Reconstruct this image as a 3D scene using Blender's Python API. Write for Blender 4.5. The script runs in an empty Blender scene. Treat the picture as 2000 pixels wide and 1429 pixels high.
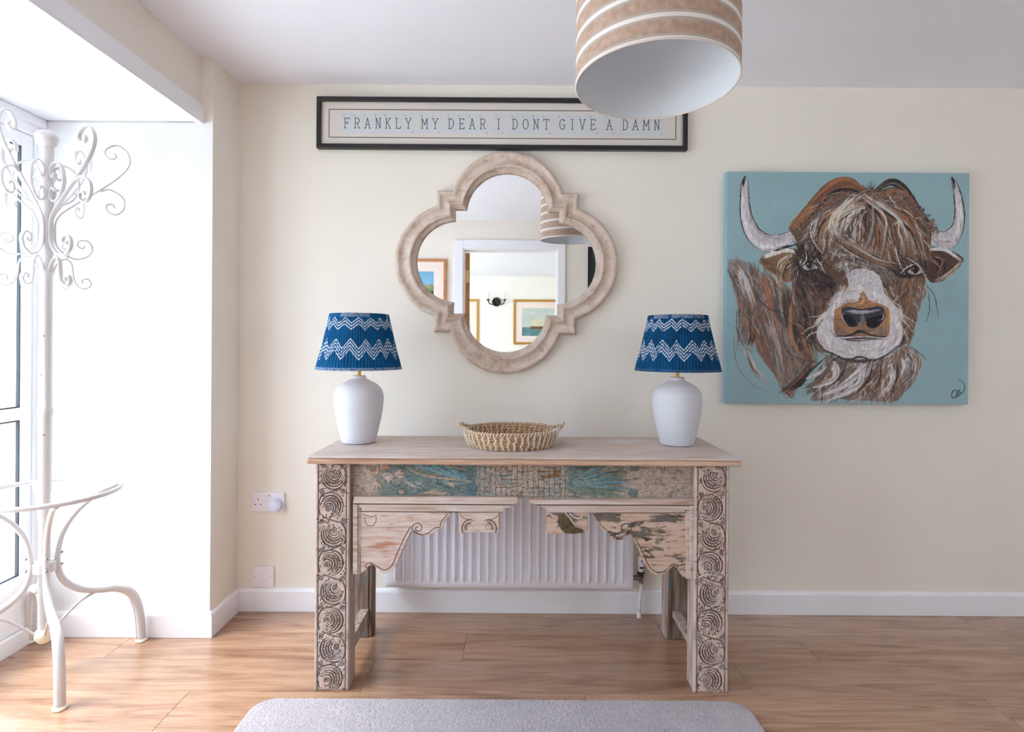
import bpy, bmesh, math, random
import numpy as np
from mathutils import Vector, Matrix, noise
random.seed(7)
rng = np.random.default_rng(7)
PI = math.pi
sc = bpy.context.scene

# ------------------------------------------------------------------ camera, world, light, exposure
F = 1130.0; CX = 1010.0; CY = 672.0; ROLL = 0.0065; EYE = 1.112
cam_d = bpy.data.cameras.new('camera')
cam = bpy.data.objects.new('camera', cam_d); sc.collection.objects.link(cam)
cam_d.sensor_fit = 'HORIZONTAL'; cam_d.sensor_width = 36; cam_d.lens = F / 2000 * 36
cam_d.shift_x = -(CX - 1000) / 2000; cam_d.shift_y = (CY - 714.5) / 2000
cam_d.clip_start = 0.02
cam.matrix_world = Matrix.Translation((0, 0, EYE)) @ Matrix.Rotation(PI / 2, 4, 'X') @ Matrix.Rotation(ROLL, 4, 'Z')
sc.camera = cam

SKY = (0.72, 0.85, 1.0); SKY_STRENGTH = 10.3
w = bpy.data.worlds.new('overcast_sky'); sc.world = w; w.use_nodes = True
bg = w.node_tree.nodes['Background']
bg.inputs[0].default_value = (*SKY, 1)
# overcast sky: brighter towards the zenith
_t = w.node_tree.nodes.new('ShaderNodeTexCoord'); _s = w.node_tree.nodes.new('ShaderNodeSeparateXYZ')
_m = w.node_tree.nodes.new('ShaderNodeMath'); _m.operation = 'MULTIPLY_ADD'; _c = w.node_tree.nodes.new('ShaderNodeMath'); _c.operation = 'MAXIMUM'
w.node_tree.links.new(_t.outputs['Generated'], _s.inputs[0]); w.node_tree.links.new(_s.outputs['Z'], _c.inputs[0]); _c.inputs[1].default_value = 0.0
w.node_tree.links.new(_c.outputs[0], _m.inputs[0]); _m.inputs[1].default_value = 2.0 * SKY_STRENGTH * .62; _m.inputs[2].default_value = SKY_STRENGTH * .62
w.node_tree.links.new(_m.outputs[0], bg.inputs[1])
w.cycles.sampling_method = 'AUTOMATIC'

sun_d = bpy.data.lights.new('hazy_sun', 'SUN'); sun_d.energy = 9; sun_d.angle = math.radians(28); sun_d.color = (1.0, 1.0, 1.0)
sun = bpy.data.objects.new('hazy_sun', sun_d); sc.collection.objects.link(sun); sun.location = (-6, 0, 9)
sun.rotation_euler = Vector((0.52, 0.20, -0.83)).to_track_quat('-Z', 'Y').to_euler()
def portal(name, loc, rot, sx, sy):
    l = bpy.data.lights.new(name, 'AREA'); l.shape = 'RECTANGLE'; l.size = sx; l.size_y = sy
    l.cycles.is_portal = True
    o = bpy.data.objects.new(name, l); o.location = loc; o.rotation_euler = rot
    sc.collection.objects.link(o); return o
portal('sky_portal', (-1.93, 0.95, 1.05), (0, -PI / 2, 0), 1.75, 2.3)
portal('sky_portal_rear', (2.2, -0.40, 1.36), (PI / 2, 0, PI), .68, 1.2)  # sky sampling for the added rear fill window
portal('sky_portal_rear_room', (-2.62, -2.6, 1.3), (0, -PI / 2, 0), 1.5, 2.2)

sc.view_settings.view_transform = 'Standard'; sc.view_settings.look = 'None'
sc.view_settings.gamma = 1.0; sc.view_settings.use_curve_mapping = False
sc.view_settings.exposure = 0.0
sc.cycles.max_bounces = 14; sc.cycles.diffuse_bounces = 9; sc.cycles.glossy_bounces = 5
sc.cycles.transparent_max_bounces = 12; sc.cycles.caustics_reflective = False; sc.cycles.caustics_refractive = False
sc.cycles.sample_clamp_indirect = 8.0

# ------------------------------------------------------------------ helpers
def lin(r, g, b):
    f = lambda c: (c / 255 / 12.92) if c / 255 <= 0.04045 else ((c / 255 + 0.055) / 1.055) ** 2.4
    return (f(r), f(g), f(b))
def lin_arr(a):
    a = np.clip(np.asarray(a, float) / 255, 0, 1)
    return np.where(a <= 0.04045, a / 12.92, ((a + 0.055) / 1.055) ** 2.4)
def P(px, py, Y):
    """photo pixel at depth Y -> (x, z)"""
    u = px - CX; v = py - CY
    u0 = u + ROLL * v; v0 = v - ROLL * u
    return (u0 * Y / F, EYE - v0 * Y / F)

def mat(name, col=(.8, .8, .8), rough=.5, metal=0., spec=.5, sheen=0.):
    m = bpy.data.materials.new(name); m.use_nodes = True
    b = m.node_tree.nodes['Principled BSDF']
    b.inputs['Base Color'].default_value = (*col, 1); b.inputs['Roughness'].default_value = rough
    b.inputs['Metallic'].default_value = metal; b.inputs['Specular IOR Level'].default_value = spec
    if sheen: b.inputs['Sheen Weight'].default_value = sheen
    return m
def N(m, t, **k):
    n = m.node_tree.nodes.new(t)
    for a, v in k.items():
        if a.startswith('i_'):
            n.inputs[a[2:].replace('_', ' ')].default_value = v
        else: setattr(n, a, v)
    return n
def L(m, a, b): m.node_tree.links.new(a, b)
def bsdf(m): return m.node_tree.nodes['Principled BSDF']
def ramp(m, stops):
    r = N(m, 'ShaderNodeValToRGB'); e = r.color_ramp.elements
    while len(e) < len(stops): e.new(0.5)
    for el, (p, c) in zip(e, stops): el.position = p; el.color = (*c, 1) if len(c) == 3 else c
    return r
def bump(m, height_socket, strength=.3, dist=.002):
    b = N(m, 'ShaderNodeBump'); b.inputs['Strength'].default_value = strength; b.inputs['Distance'].default_value = dist
    L(m, height_socket, b.inputs['Height']); L(m, b.outputs[0], bsdf(m).inputs['Normal']); return b
def coords(m, scale, kind='Object', rand=False):
    t = N(m, 'ShaderNodeTexCoord'); mp = N(m, 'ShaderNodeMapping'); mp.inputs['Scale'].default_value = scale
    L(m, t.outputs[kind], mp.inputs['Vector'])
    if rand:
        oi = N(m, 'ShaderNodeObjectInfo'); mu = N(m, 'ShaderNodeMath', operation='MULTIPLY'); mu.inputs[1].default_value = 37.0
        L(m, oi.outputs['Random'], mu.inputs[0])
        cb = N(m, 'ShaderNodeCombineXYZ')
        for i in range(3): L(m, mu.outputs[0], cb.inputs[i])
        L(m, cb.outputs[0], mp.inputs['Location'])
    return mp.outputs[0]
def noise_tex(m, vec, scale=5, detail=4, rough=.55, dist=0):
    n = N(m, 'ShaderNodeTexNoise'); n.inputs['Scale'].default_value = scale; n.inputs['Detail'].default_value = detail
    n.inputs['Roughness'].default_value = rough; n.inputs['Distortion'].default_value = dist
    L(m, vec, n.inputs['Vector']); return n.outputs['Fac']
def plaster(name, col, var=.04):
    m = mat(name, col, .75, spec=.25)
    v = coords(m, (1, 1, 1)); n = noise_tex(m, v, 2.2, 5)
    c2 = tuple(c * (1 - var) for c in col)
    r = ramp(m, [(.3, c2), (.7, col)]); L(m, n, r.inputs[0]); L(m, r.outputs[0], bsdf(m).inputs['Base Color'])
    n2 = noise_tex(m, v, 90, 4); bump(m, n2, .12, .001); return m
def attr_mat(name, rough=.7, spec=.3, bscale=0, bstr=.2):
    m = mat(name, (.5, .5, .5), rough, spec=spec)
    a = N(m, 'ShaderNodeVertexColor', layer_name='Col'); L(m, a.outputs[0], bsdf(m).inputs['Base Color'])
    if bscale:
        n = noise_tex(m, coords(m, (1, 1, 1)), bscale, 5); bump(m, n, bstr, .001)
    return m
def wood(name, stops, scale=(1, 1, 1), ns=4, rough=.65, wear=None, rand=True, bs=.3):
    """grain stretched by scale; wear = (colour, threshold, scale)"""
    m = mat(name, stops[0][1], rough, spec=.3)
    v = coords(m, scale, rand=rand)
    n = noise_tex(m, v, ns, 7, .62, .7); r = ramp(m, stops); L(m, n, r.inputs[0]); out = r.outputs[0]
    if wear:
        for col, th, s in wear:
            n2 = noise_tex(m, coords(m, s, rand=rand), 1, 6, .65, .4)
            rr = ramp(m, [(th, (0, 0, 0)), (min(th + .05, 1), (1, 1, 1))]); L(m, n2, rr.inputs[0])
            mx = N(m, 'ShaderNodeMix', data_type='RGBA'); L(m, rr.outputs[0], mx.inputs['Factor']); L(m, out, mx.inputs['A'])
            mx.inputs['B'].default_value = (*col, 1); out = mx.outputs['Result']
    L(m, out, bsdf(m).inputs['Base Color']); bump(m, n, bs, .002); return m

ORG = {}
def link(o, parent=None):
    sc.collection.objects.link(o)
    if parent is not None: o.parent = parent
def thing(name, label, cat, loc=(0, 0, 0), group=None):
    o = bpy.data.objects.new(name, None); o.empty_display_size = .05; o.location = loc; link(o)
    o['label'] = label; o['category'] = cat
    if group: o['group'] = group
    ORG[o.name] = Vector(loc); return o
def mk(name, verts, faces, m, parent=None, smooth=False, cols=None, label=None, autos=None):
    """vertices in world coordinates"""
    org = ORG.get(parent.name, Vector((0, 0, 0))) if parent is not None else Vector((0, 0, 0))
    me = bpy.data.meshes.new(name)
    V = np.asarray(verts, dtype=np.float64) - np.array(org)
    me.from_pydata(V.tolist() if not isinstance(verts, list) or org.length else [tuple(v) for v in V], [], faces)
    me.update()
    if smooth: me.polygons.foreach_set('use_smooth', [True] * len(me.polygons))
    if autos is not None: me.set_sharp_from_angle(angle=math.radians(autos))
    if cols is not None:
        a = me.color_attributes.new('Col', 'FLOAT_COLOR', 'POINT')
        c = np.ones((len(V), 4)); c[:, :3] = cols; a.data.foreach_set('color', c.ravel())
    if m is not None: me.materials.append(m)
    o = bpy.data.objects.new(name, me); link(o, parent); ORG[o.name] = org
    if label: o['label'] = label
    return o
def gridmesh(name, V, nu, nv, m, parent=None, cols=None, smooth=True, wrap_u=False, label=None, flip=False):
    """V: (nv*nu,3), row-major, fast numpy path"""
    org = ORG.get(parent.name, Vector((0, 0, 0))) if parent is not None else Vector((0, 0, 0))
    me = bpy.data.meshes.new(name)
    V = np.asarray(V, dtype=np.float64) - np.array(org)
    i = np.arange(nv - 1)[:, None]; j = np.arange(nu if wrap_u else nu - 1)[None, :]
    a = i * nu + j; b = i * nu + (j + 1) % nu; c = (i + 1) * nu + (j + 1) % nu; d = (i + 1) * nu + j
    Q = np.stack(np.broadcast_arrays(a, b, c, d), -1).reshape(-1, 4)
    if flip: Q = Q[:, ::-1]
    n = len(Q)
    me.vertices.add(len(V)); me.vertices.foreach_set('co', V.ravel())
    me.loops.add(n * 4); me.loops.foreach_set('vertex_index', Q.ravel().astype(np.int32))
    me.polygons.add(n); me.polygons.foreach_set('loop_start', np.arange(0, 4 * n, 4, dtype=np.int32))
    me.polygons.foreach_set('use_smooth', np.full(n, smooth))
    me.update(calc_edges=True)
    if cols is not None:
        at = me.color_attributes.new('Col', 'FLOAT_COLOR', 'POINT')
        cc = np.ones((len(V), 4)); cc[:, :3] = cols; at.data.foreach_set('color', cc.ravel())
    me.materials.append(m)
    o = bpy.data.objects.new(name, me); link(o, parent); ORG[o.name] = org
    if label: o['label'] = label
    return o
class MB:
    def __init__(s): s.v = []; s.f = []
    def add(s, v, f):
        k = len(s.v); s.v += [tuple(p) for p in v]; s.f += [tuple(i + k for i in q) for q in f]; return s
    def box(s, x0, x1, y0, y1, z0, z1, b=0.0):
        if b <= 0:
            v = [(x0, y0, z0), (x1, y0, z0), (x1, y1, z0), (x0, y1, z0), (x0, y0, z1), (x1, y0, z1), (x1, y1, z1), (x0, y1, z1)]
            return s.add(v, [(0, 3, 2, 1), (4, 5, 6, 7), (0, 1, 5, 4), (1, 2, 6, 5), (2, 3, 7, 6), (3, 0, 4, 7)])
        bm = bmesh.new(); bmesh.ops.create_cube(bm, size=1)
        for v in bm.verts:
            v.co = Vector(((x0 + x1) / 2 + v.co.x * (x1 - x0), (y0 + y1) / 2 + v.co.y * (y1 - y0), (z0 + z1) / 2 + v.co.z * (z1 - z0)))
        bmesh.ops.bevel(bm, geom=bm.edges[:], offset=b, segments=2, profile=.5, affect='EDGES')
        s.bm(bm); bm.free(); return s
    def bm(s, bm):
        bm.verts.index_update()
        s.add([tuple(v.co) for v in bm.verts], [tuple(v.index for v in f.verts) for f in bm.faces])
    def prism(s, poly, y0, y1):
        """poly: (x,z) points, extruded y0 (front) .. y1 (back)"""
        A = sum(poly[i][0] * poly[(i + 1) % len(poly)][1] - poly[(i + 1) % len(poly)][0] * poly[i][1] for i in range(len(poly)))
        if A < 0: poly = poly[::-1]
        n = len(poly); v = [(x, y0, z) for x, z in poly] + [(x, y1, z) for x, z in poly]
        f = [tuple(range(n)), tuple(range(2 * n - 1, n - 1, -1))] + [(i + n, (i + 1) % n + n, (i + 1) % n, i) for i in range(n)]
        return s.add(v, f)
    def tube(s, pts, r, seg=10, cap=True, sx=1.0, sy=1.0, up=(0, 0, 1)):
        pts = [Vector(p) for p in pts]; n = len(pts); k = len(s.v)
        R = r if isinstance(r, (list, tuple)) else [r] * n
        T = [(pts[min(i + 1, n - 1)] - pts[max(i - 1, 0)]).normalized() for i in range(n)]
        u = Vector(up)
        if abs(u.dot(T[0])) > .95: u = Vector((1, 0, 0))
        nrm = (u - T[0] * u.dot(T[0])).normalized(); v = []
        for i in range(n):
            nrm = (nrm - T[i] * nrm.dot(T[i])).normalized(); bi = T[i].cross(nrm)
            for j in range(seg):
                a = 2 * PI * j / seg
                v.append(pts[i] + nrm * math.cos(a) * R[i] * sx + bi * math.sin(a) * R[i] * sy)
        f = [(i * seg + j, i * seg + (j + 1) % seg, (i + 1) * seg + (j + 1) % seg, (i + 1) * seg + j) for i in range(n - 1) for j in range(seg)]
        if cap: f += [tuple(range(seg - 1, -1, -1)), tuple((n - 1) * seg + j for j in range(seg))]
        return s.add(v, f)
    def lathe(s, prof, c=(0, 0, 0), seg=32, cap=True):
        v = []; n = len(prof)
        for r, z in prof:
            for j in range(seg):
                a = 2 * PI * j / seg; v.append((c[0] + r * math.cos(a), c[1] + r * math.sin(a), c[2] + z))
        f = [(i * seg + j, i * seg + (j + 1) % seg, (i + 1) * seg + (j + 1) % seg, (i + 1) * seg + j) for i in range(n - 1) for j in range(seg)]
        if cap: f += [tuple(range(seg - 1, -1, -1)), tuple((n - 1) * seg + j for j in range(seg))]
        return s.add(v, f)
    def ribbon(s, pts, side, w, t):
        """flat bar following pts, width w along 'side', thickness t in plane"""
        pts = [Vector(p) for p in pts]; n = len(pts); side = Vector(side).normalized(); v = []
        for i in range(n):
            T = (pts[min(i + 1, n - 1)] - pts[max(i - 1, 0)]).normalized(); nn = T.cross(side).normalized()
            for a, b in ((-1, -.6), (-.8, -1), (.8, -1), (1, -.6), (1, .6), (.8, 1), (-.8, 1), (-1, .6)):
                v.append(pts[i] + side * a * w / 2 + nn * b * t / 2)
        g = 8
        f = [(i * g + j, i * g + (j + 1) % g, (i + 1) * g + (j + 1) % g, (i + 1) * g + j) for i in range(n - 1) for j in range(g)]
        f += [tuple(range(g - 1, -1, -1)), tuple((n - 1) * g + j for j in range(g))]
        return s.add(v, f)
    def build(s, name, m, parent=None, smooth=False, label=None, autos=None):
        return mk(name, s.v, s.f, m, parent, smooth or autos is not None, None, label, autos)
def spline(pts, k=8):
    """Catmull-Rom through points of any dimension"""
    p = [np.array(q, float) for q in pts]; p = [2 * p[0] - p[1]] + p + [2 * p[-1] - p[-2]]; out = []
    for i in range(1, len(p) - 2):
        a, b, c, d = p[i - 1:i + 3]
        for j in range(k):
            t = j / k
            out.append(.5 * ((2 * b) + (c - a) * t + (2 * a - 5 * b + 4 * c - d) * t * t + (3 * b - 3 * c + d - a) * t ** 3))
    out.append(p[-2]); return out
def struct(o, label=None):
    o['kind'] = 'structure'
    if label: o['label'] = label
    return o
def tag(o, label, cat, group=None):
    o['label'] = label; o['category'] = cat
    if group: o['group'] = group
    return o
def fbm(nx, ny, cx, cy, oct=5, seed=0, rough=.55):
    """value noise on a grid, cx/cy = base cells"""
    r = np.random.default_rng(seed); out = np.zeros((ny, nx)); amp = 1; tot = 0
    for o in range(oct):
        gx = int(cx * 2 ** o) + 2; gy = int(cy * 2 ** o) + 2
        g = r.random((gy + 1, gx + 1))
        X = np.linspace(0, gx - 1, nx); Y = np.linspace(0, gy - 1, ny)
        xi = X.astype(int); yi = Y.astype(int); fx = X - xi; fy = (Y - yi)[:, None]
        fx = fx * fx * (3 - 2 * fx); fy = fy * fy * (3 - 2 * fy); fx = fx[None, :]
        a = g[yi][:, xi]; b = g[yi][:, xi + 1]; c = g[yi + 1][:, xi]; d = g[yi + 1][:, xi + 1]
        out += amp * ((a * (1 - fx) + b * fx) * (1 - fy) + (c * (1 - fx) + d * fx) * fy); tot += amp; amp *= rough
    return out / tot
def sstep(a, b, x): t = np.clip((x - a) / (b - a), 0, 1); return t * t * (3 - 2 * t)

# ------------------------------------------------------------------ materials
M = {}
M['wall'] = plaster('wall_cream', lin(234, 227, 217))
M['wall_white'] = plaster('wall_bay_white', lin(226, 226, 226), .02)
M['ceil'] = plaster('ceiling_paint', lin(235, 235, 243), .02)
M['trim'] = mat('gloss_white_paint', lin(236, 235, 240), .35)
M['upvc'] = mat('white_upvc', lin(244, 245, 248), .3)
M['gasket'] = mat('rubber_gasket', lin(40, 44, 50), .6)
M['black'] = mat('black_satin', lin(22, 20, 22), .35)
M['brass'] = mat('brass', lin(205, 160, 85), .3, 1.0)
M['chrome'] = mat('chrome', lin(150, 148, 150), .3, 1.0)
M['plastic'] = mat('white_plastic', lin(232, 228, 236), .35)
M['hole'] = mat('dark_slot', lin(12, 12, 12), .8)
M['paper'] = mat('mount_board', lin(238, 221, 212), .8)
M['white_metal'] = mat('white_enamel', lin(208, 203, 203), .4)
M['cream_metal'] = mat('cream_enamel', lin(235, 226, 208), .4)
def glassy():
    m = bpy.data.materials.new('window_glass'); m.use_nodes = True; nt = m.node_tree; nt.nodes.clear()
    o = N(m, 'ShaderNodeOutputMaterial'); t = N(m, 'ShaderNodeBsdfTransparent'); g = N(m, 'ShaderNodeBsdfGlossy'); x = N(m, 'ShaderNodeMixShader')
    g.inputs['Roughness'].default_value = 0.0
    lw = N(m, 'ShaderNodeLayerWeight'); lw.inputs[0].default_value = .5; pw = N(m, 'ShaderNodeMath', operation='POWER'); pw.inputs[1].default_value = 5
    L(m, lw.outputs['Facing'], pw.inputs[0]); fr = N(m, 'ShaderNodeMath', operation='MULTIPLY_ADD'); L(m, pw.outputs[0], fr.inputs[0]); fr.inputs[1].default_value = .9; fr.inputs[2].default_value = .03
    t.inputs[0].default_value = (.96, .98, .98, 1)
    L(m, fr.outputs[0], x.inputs[0]); L(m, t.outputs[0], x.inputs[1]); L(m, g.outputs[0], x.inputs[2]); L(m, x.outputs[0], o.inputs[0]); return m
M['glass'] = glassy()
M['mirror'] = mat('mirror_silver', (.93, .94, .94), .005, 1.0)
# oak laminate
def oak():
    m = mat('oak_laminate', lin(190, 150, 115), .27, spec=.5)
    bsdf(m).inputs['Coat Weight'].default_value = .7; bsdf(m).inputs['Coat Roughness'].default_value = .22
    v = coords(m, (1.3, 12, 12), rand=True); n1 = noise_tex(m, v, 1.7, 9, .62, 1.1)
    r = ramp(m, [(.26, lin(126, 90, 68)), (.42, lin(160, 120, 93)), (.58, lin(180, 141, 113)), (.8, lin(196, 160, 134))])
    L(m, n1, r.inputs[0])
    v2 = coords(m, (3, 120, 120), rand=True); n2 = noise_tex(m, v2, 2, 5, .7)
    r2 = ramp(m, [(.35, (.74, .69, .65)), (.6, (1, 1, 1))]); L(m, n2, r2.inputs[0])
    mx = N(m, 'ShaderNodeMix', data_type='RGBA', blend_type='MULTIPLY'); mx.inputs['Factor'].default_value = .8
    L(m, r.outputs[0], mx.inputs['A']); L(m, r2.outputs[0], mx.inputs['B'])
    oi = N(m, 'ShaderNodeObjectInfo'); hs = N(m, 'ShaderNodeHueSaturation'); mr = N(m, 'ShaderNodeMapRange')
    mr.inputs['To Min'].default_value = .88; mr.inputs['To Max'].default_value = 1.1
    L(m, oi.outputs['Random'], mr.inputs['Value']); L(m, mr.outputs[0], hs.inputs['Value']); L(m, mx.outputs['Result'], hs.inputs['Color'])
    L(m, hs.outputs[0], bsdf(m).inputs['Base Color']); bump(m, n2, .08, .0006); return m
M['oak'] = oak()

# ------------------------------------------------------------------ the setting
YB = 2.404; XP = -1.155; YP = 2.19; CZ = 2.187; XW = -1.80; XR = 3.2; YR = -0.25
def sbox(name, x0, x1, y0, y1, z0, z1, m, parent=None, b=0, label=None):
    o = MB().box(x0, x1, y0, y1, z0, z1, b).build(name, m, parent, label=label)
    if parent is None: struct(o)
    return o
sbox('wall_back', XP - .01, XR + .1, YB, YB + .12, -.05, CZ + .1, M['wall'])
sbox('wall_pillar', -1.862, XP, YP, YB + .12, -.05, CZ + .1, M['wall'])
# white painted skin of the pillar's bay-facing front
sbox('wall_bay_end', -1.8615, XP - .0002, YP - .003, YP - .0002, 0, 1.943, M['wall_white'])
# ceiling of the room
sbox('ceiling', -1.22, XR + .1, YR - .1, YB + .1, CZ, CZ + .1, M['ceil'])
# boxed beam over the bay with white trim board
sbox('wall_beam', -1.33, -1.203, YR - .1, YP, 1.95, CZ + .1, M['wall'])
sbox('trim_1', -1.2028, -1.188, YR - .1, YP, 1.942, 2.002, M['trim'], b=.002)
sbox('trim_2', -1.215, -1.1885, YR - .1, YP, 1.936, 1.9419, M['trim'], b=.001)
# boarded bay ceiling
bc = sbox('ceiling_bay', -1.95, -1.2155, YR - .1, YP, 1.95, 2.05, M['trim'])
yy = YP - .01; k = 0
while yy > YR - .1:
    o = MB().box(-1.93, -1.2165, max(yy - .0985, YR - .1), yy, 1.943, 1.9498, .0012).build('ceiling_board', M['trim'], bc)
    yy -= .1
# floor: slab plus individual laminate planks
fl = sbox('floor', -1.95, XR + .1, YR - .12, YB + .1, -.06, -.0085, mat('floor_underlay', lin(90, 70, 55), .9))
PL = 1.26; PW = .19
offs = {0: .565, 1: -.185, 2: -.494, 3: -1.036}
row = 0; ytop = YB + .01; y1 = ytop
rows = [(2.224, 2.41)] + [(2.224 - .19 * (i + 1), 2.224 - .19 * i) for i in range(13)]
shared = {}
for ri, (ya, yb) in enumerate(rows):
    ya = max(ya, YR)
    if yb <= ya: break
    off = offs.get(ri, random.uniform(0, PL))
    x = off - PL * 4
    while x < XR:
        xa = max(x, -1.86); xb = min(x + PL, XR)
        if xb - xa > .03:
            key = (round(xb - xa, 3), round(yb - ya, 3))
            if key not in shared:
                mb = MB().box(0, xb - xa - .0009, 0, yb - ya - .0009, -.008, 0, .0009)
                shared[key] = mb.build('plank', M['oak'], fl)
                o = shared[key]
            else:
                o = shared[key].copy(); sc.collection.objects.link(o)
            o.location = (xa, ya, 0)
        x += PL
# baseboards with a rounded top
def board(name, p0, p1, nx, ny, h=.095, t=.014):
    prof = [(0, .001), (t, .001), (t, h - .012), (t * .8, h - .004), (t * .45, h), (0, h)]
    v = []
    for (x, y) in (p0, p1): v += [(x + nx * a, y + ny * a, z) for a, z in prof]
    n = len(prof); f = [(i, (i + 1) % n, (i + 1) % n + n, i + n) for i in range(n)] + [tuple(range(n)), tuple(range(2 * n - 1, n - 1, -1))]
    o = mk(name, v, f, M['trim']); struct(o)
    bm = bmesh.new(); bm.from_mesh(o.data); bmesh.ops.recalc_face_normals(bm, faces=bm.faces); bm.to_mesh(o.data); bm.free()
board('baseboard_back', (XP, YB), (XR, YB), 0, -1)
board('baseboard_pillar', (XP, YP - .0166), (XP, YB - .001), 1, 0)
board('baseboard_bay', (-1.80, YP - .003), (XP - .0002, YP - .003), 0, -1, t=.0135)
# right wall, rear wall with the doorway and an added fill window, rear room
sbox('wall_right', XR, XR + .12, YR - .1, YB + .1, -.05, CZ + .1, M['wall'])
DX0, DX1, DZ = -.465, .34, 1.93
sbox('wall_rear', -1.95, DX0 - .03, YR - .12, YR, -.05, CZ + .1, M['wall'])
sbox('wall_rear', DX1 + .03, 1.86, YR - .12, YR, -.05, CZ + .1, M['wall'])
sbox('wall_rear', 2.54, XR + .1, YR - .12, YR, -.05, CZ + .1, M['wall'])
sbox('wall_rear', 1.86, 2.54, YR - .12, YR, -.05, .76, M['wall'])
sbox('wall_rear', 1.86, 2.54, YR - .12, YR, 1.96, CZ + .1, M['wall'])
sbox('wall_rear', DX0 - .03, DX1 + .03, YR - .12, YR, DZ + .03, CZ + .1, M['wall'])
# door lining and casing
d3 = thing('door_1', 'white painted door frame in the rear wall', 'door', (DX0, YR, 0)); del d3['category']; d3['kind'] = 'structure'
for a, b in ((DX0 - .03, DX0), (DX1, DX1 + .03)): MB().box(a, b, YR - .13, YR + .004, 0, DZ, .001).build('jamb', M['trim'], d3)
MB().box(DX0 - .03, DX1 + .03, YR - .13, YR + .004, DZ, DZ + .03, .001).build('lintel', M['trim'], d3)
for a, b in ((DX0 - .088, DX0 - .008), (DX1 + .008, DX1 + .075)): MB().box(a, b, YR, YR + .018, 0, DZ + .085, .004).build('casing', M['trim'], d3)
MB().box(DX0 - .008, DX1 + .008, YR, YR + .0178, DZ + .008, DZ + .085, .004).build('casing', M['trim'], d3)
oakdoor = wood('oak_door', [(.3, lin(170, 112, 62)), (.7, lin(205, 150, 95))], (12, 12, 1.2), 3)
lb = MB().box(DX0 - .002, DX0 + .038, YR - .90, YR - .135, .01, DZ - .004, .002); an = math.radians(-12)
lb.v = [((x - DX0) * math.cos(an) - (y - YR + .135) * math.sin(an) + DX0, (x - DX0) * math.sin(an) + (y - YR + .135) * math.cos(an) + YR - .135 - .008, z) for x, y, z in lb.v]
leaf = lb.build('door_leaf', oakdoor, d3)
MB().box(DX0 + .004, DX0 + .032, YR - .1420, YR - .1320, 1.66, 1.77, .0005).build('hinge', mat('bright_brass', lin(236, 206, 130), .35, .6), leaf)
# rear room
YF = -4.4
MR = plaster('rear_room_wall', lin(246, 243, 234))
sbox('wall_rear_room_far', -2.6, 1.3, YF - .1, YF, -.05, CZ + .1, MR)
sbox('wall_rear_room_right', 1.2, 1.3, YF, YR - .12, -.05, CZ + .1, MR)
sbox('wall_rear_room_left', -2.6, -2.5, YF, -3.7, -.05, CZ + .1, MR)
sbox('wall_rear_room_left', -2.6, -2.5, -1.5, YR - .12, -.05, CZ + .1, MR)
sbox('wall_rear_room_left', -2.6, -2.5, -3.7, -1.5, -.05, .55, MR)
sbox('wall_rear_room_left', -2.6, -2.5, -3.7, -1.5, 2.05, CZ + .1, MR)
sbox('ceiling_rear_room', -2.6, 1.3, YF - .1, YR - .12, CZ, CZ + .1, M['ceil'])
sbox('floor_rear_room', -2.6, 1.3, YF - .1, YR - .12, -.06, -.001, mat('rear_room_carpet', lin(196, 186, 174), .95))
# pale terrace outside
sbox('ground', -14, -1.96, -9, 9, -.25, -.12, mat('terrace_stone', lin(214, 210, 204), .9))
sbox('ground', 1.4, 14, -14, -.40, -.25, -.12, bpy.data.materials['terrace_stone'])

# glazed doors along the bay
def leaf_window(name, ya, yb, z0, z1, x, mid=None, d=1, turn=None):
    t = bpy.data.objects.new(name, None); t.location = (x, ya, 0); link(t); ORG[t.name] = Vector((x, ya, 0)); t['kind'] = 'structure'
    w = .052; T = .03
    for a, b in ((ya, ya + w), (yb - w, yb)):
        MB().box(x - T, x + T, a, b, z0, z1, .004).build('stile', M['upvc'], t)
    rails = [(z0, z0 + .2 if mid else z0 + w), (z1 - w, z1)]
    if mid: rails.append((mid - .024, mid + .024))
    for a, b in rails:
        MB().box(x - T + .001, x + T - .001, ya + w - .002, yb - w + .002, a, b, .004).build('rail', M['upvc'], t)
    zs = sorted(rails); 
    for (a0, a1), (b0, b1) in zip(zs[:-1], zs[1:]):
        MB().box(x - .004, x + .004, ya + w - .004, yb - w + .004, a1 - .004, b0 + .004).build('pane', M['glass'], t)
        g = .0035; gx0, gx1 = x + .018, x + .0315
        mb = MB()
        mb.box(gx0, gx1 - .002, ya + w, ya + w + g, a1, b0); mb.box(gx0, gx1 - .002, yb - w - g, yb - w, a1, b0)
        mb.box(gx0, gx1 - .002, ya + w + g, yb - w - g, a1, a1 + g); mb.box(gx0, gx1 - .002, ya + w + g, yb - w - g, b0 - g, b0)
        gk = mb.build('gasket', M['gasket'], t); gk['kind'] = 'stuff'
    if turn: t.location = turn; t.rotation_euler = (0, 0, -PI / 2)
    return t
XG = XW - .03
sbox('trim_3', XG - .05, XW + .002, YR - .1, YP - .003, 1.872, 1.943, M['upvc'], b=.003)      # head of outer frame
sbox('trim_4', XG - .05, XW + .014, YR - .1, YP - .003, -.005, .06, M['upvc'], b=.003)        # threshold
sbox('trim_5', XG - .05, XW + .001, 2.152, YP - .0035, .06, 1.872, M['upvc'], b=.002)
sbox('trim_6', XW - .01, XW + .022, YR - .1, YP - .004, 1.912, 1.9425, M['trim'], b=.004)
ys = [2.152, 1.40, .64, -.12]
for i in range(3):
    leaf_window('door_%d' % (i + 2), ys[i + 1] + .004, ys[i] - .004, .062, 1.87, XG, mid=.848)
sbox('wall_left', -1.95, XW, YR - .1, -.12, -.05, 1.95, M['wall_white'])
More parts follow.
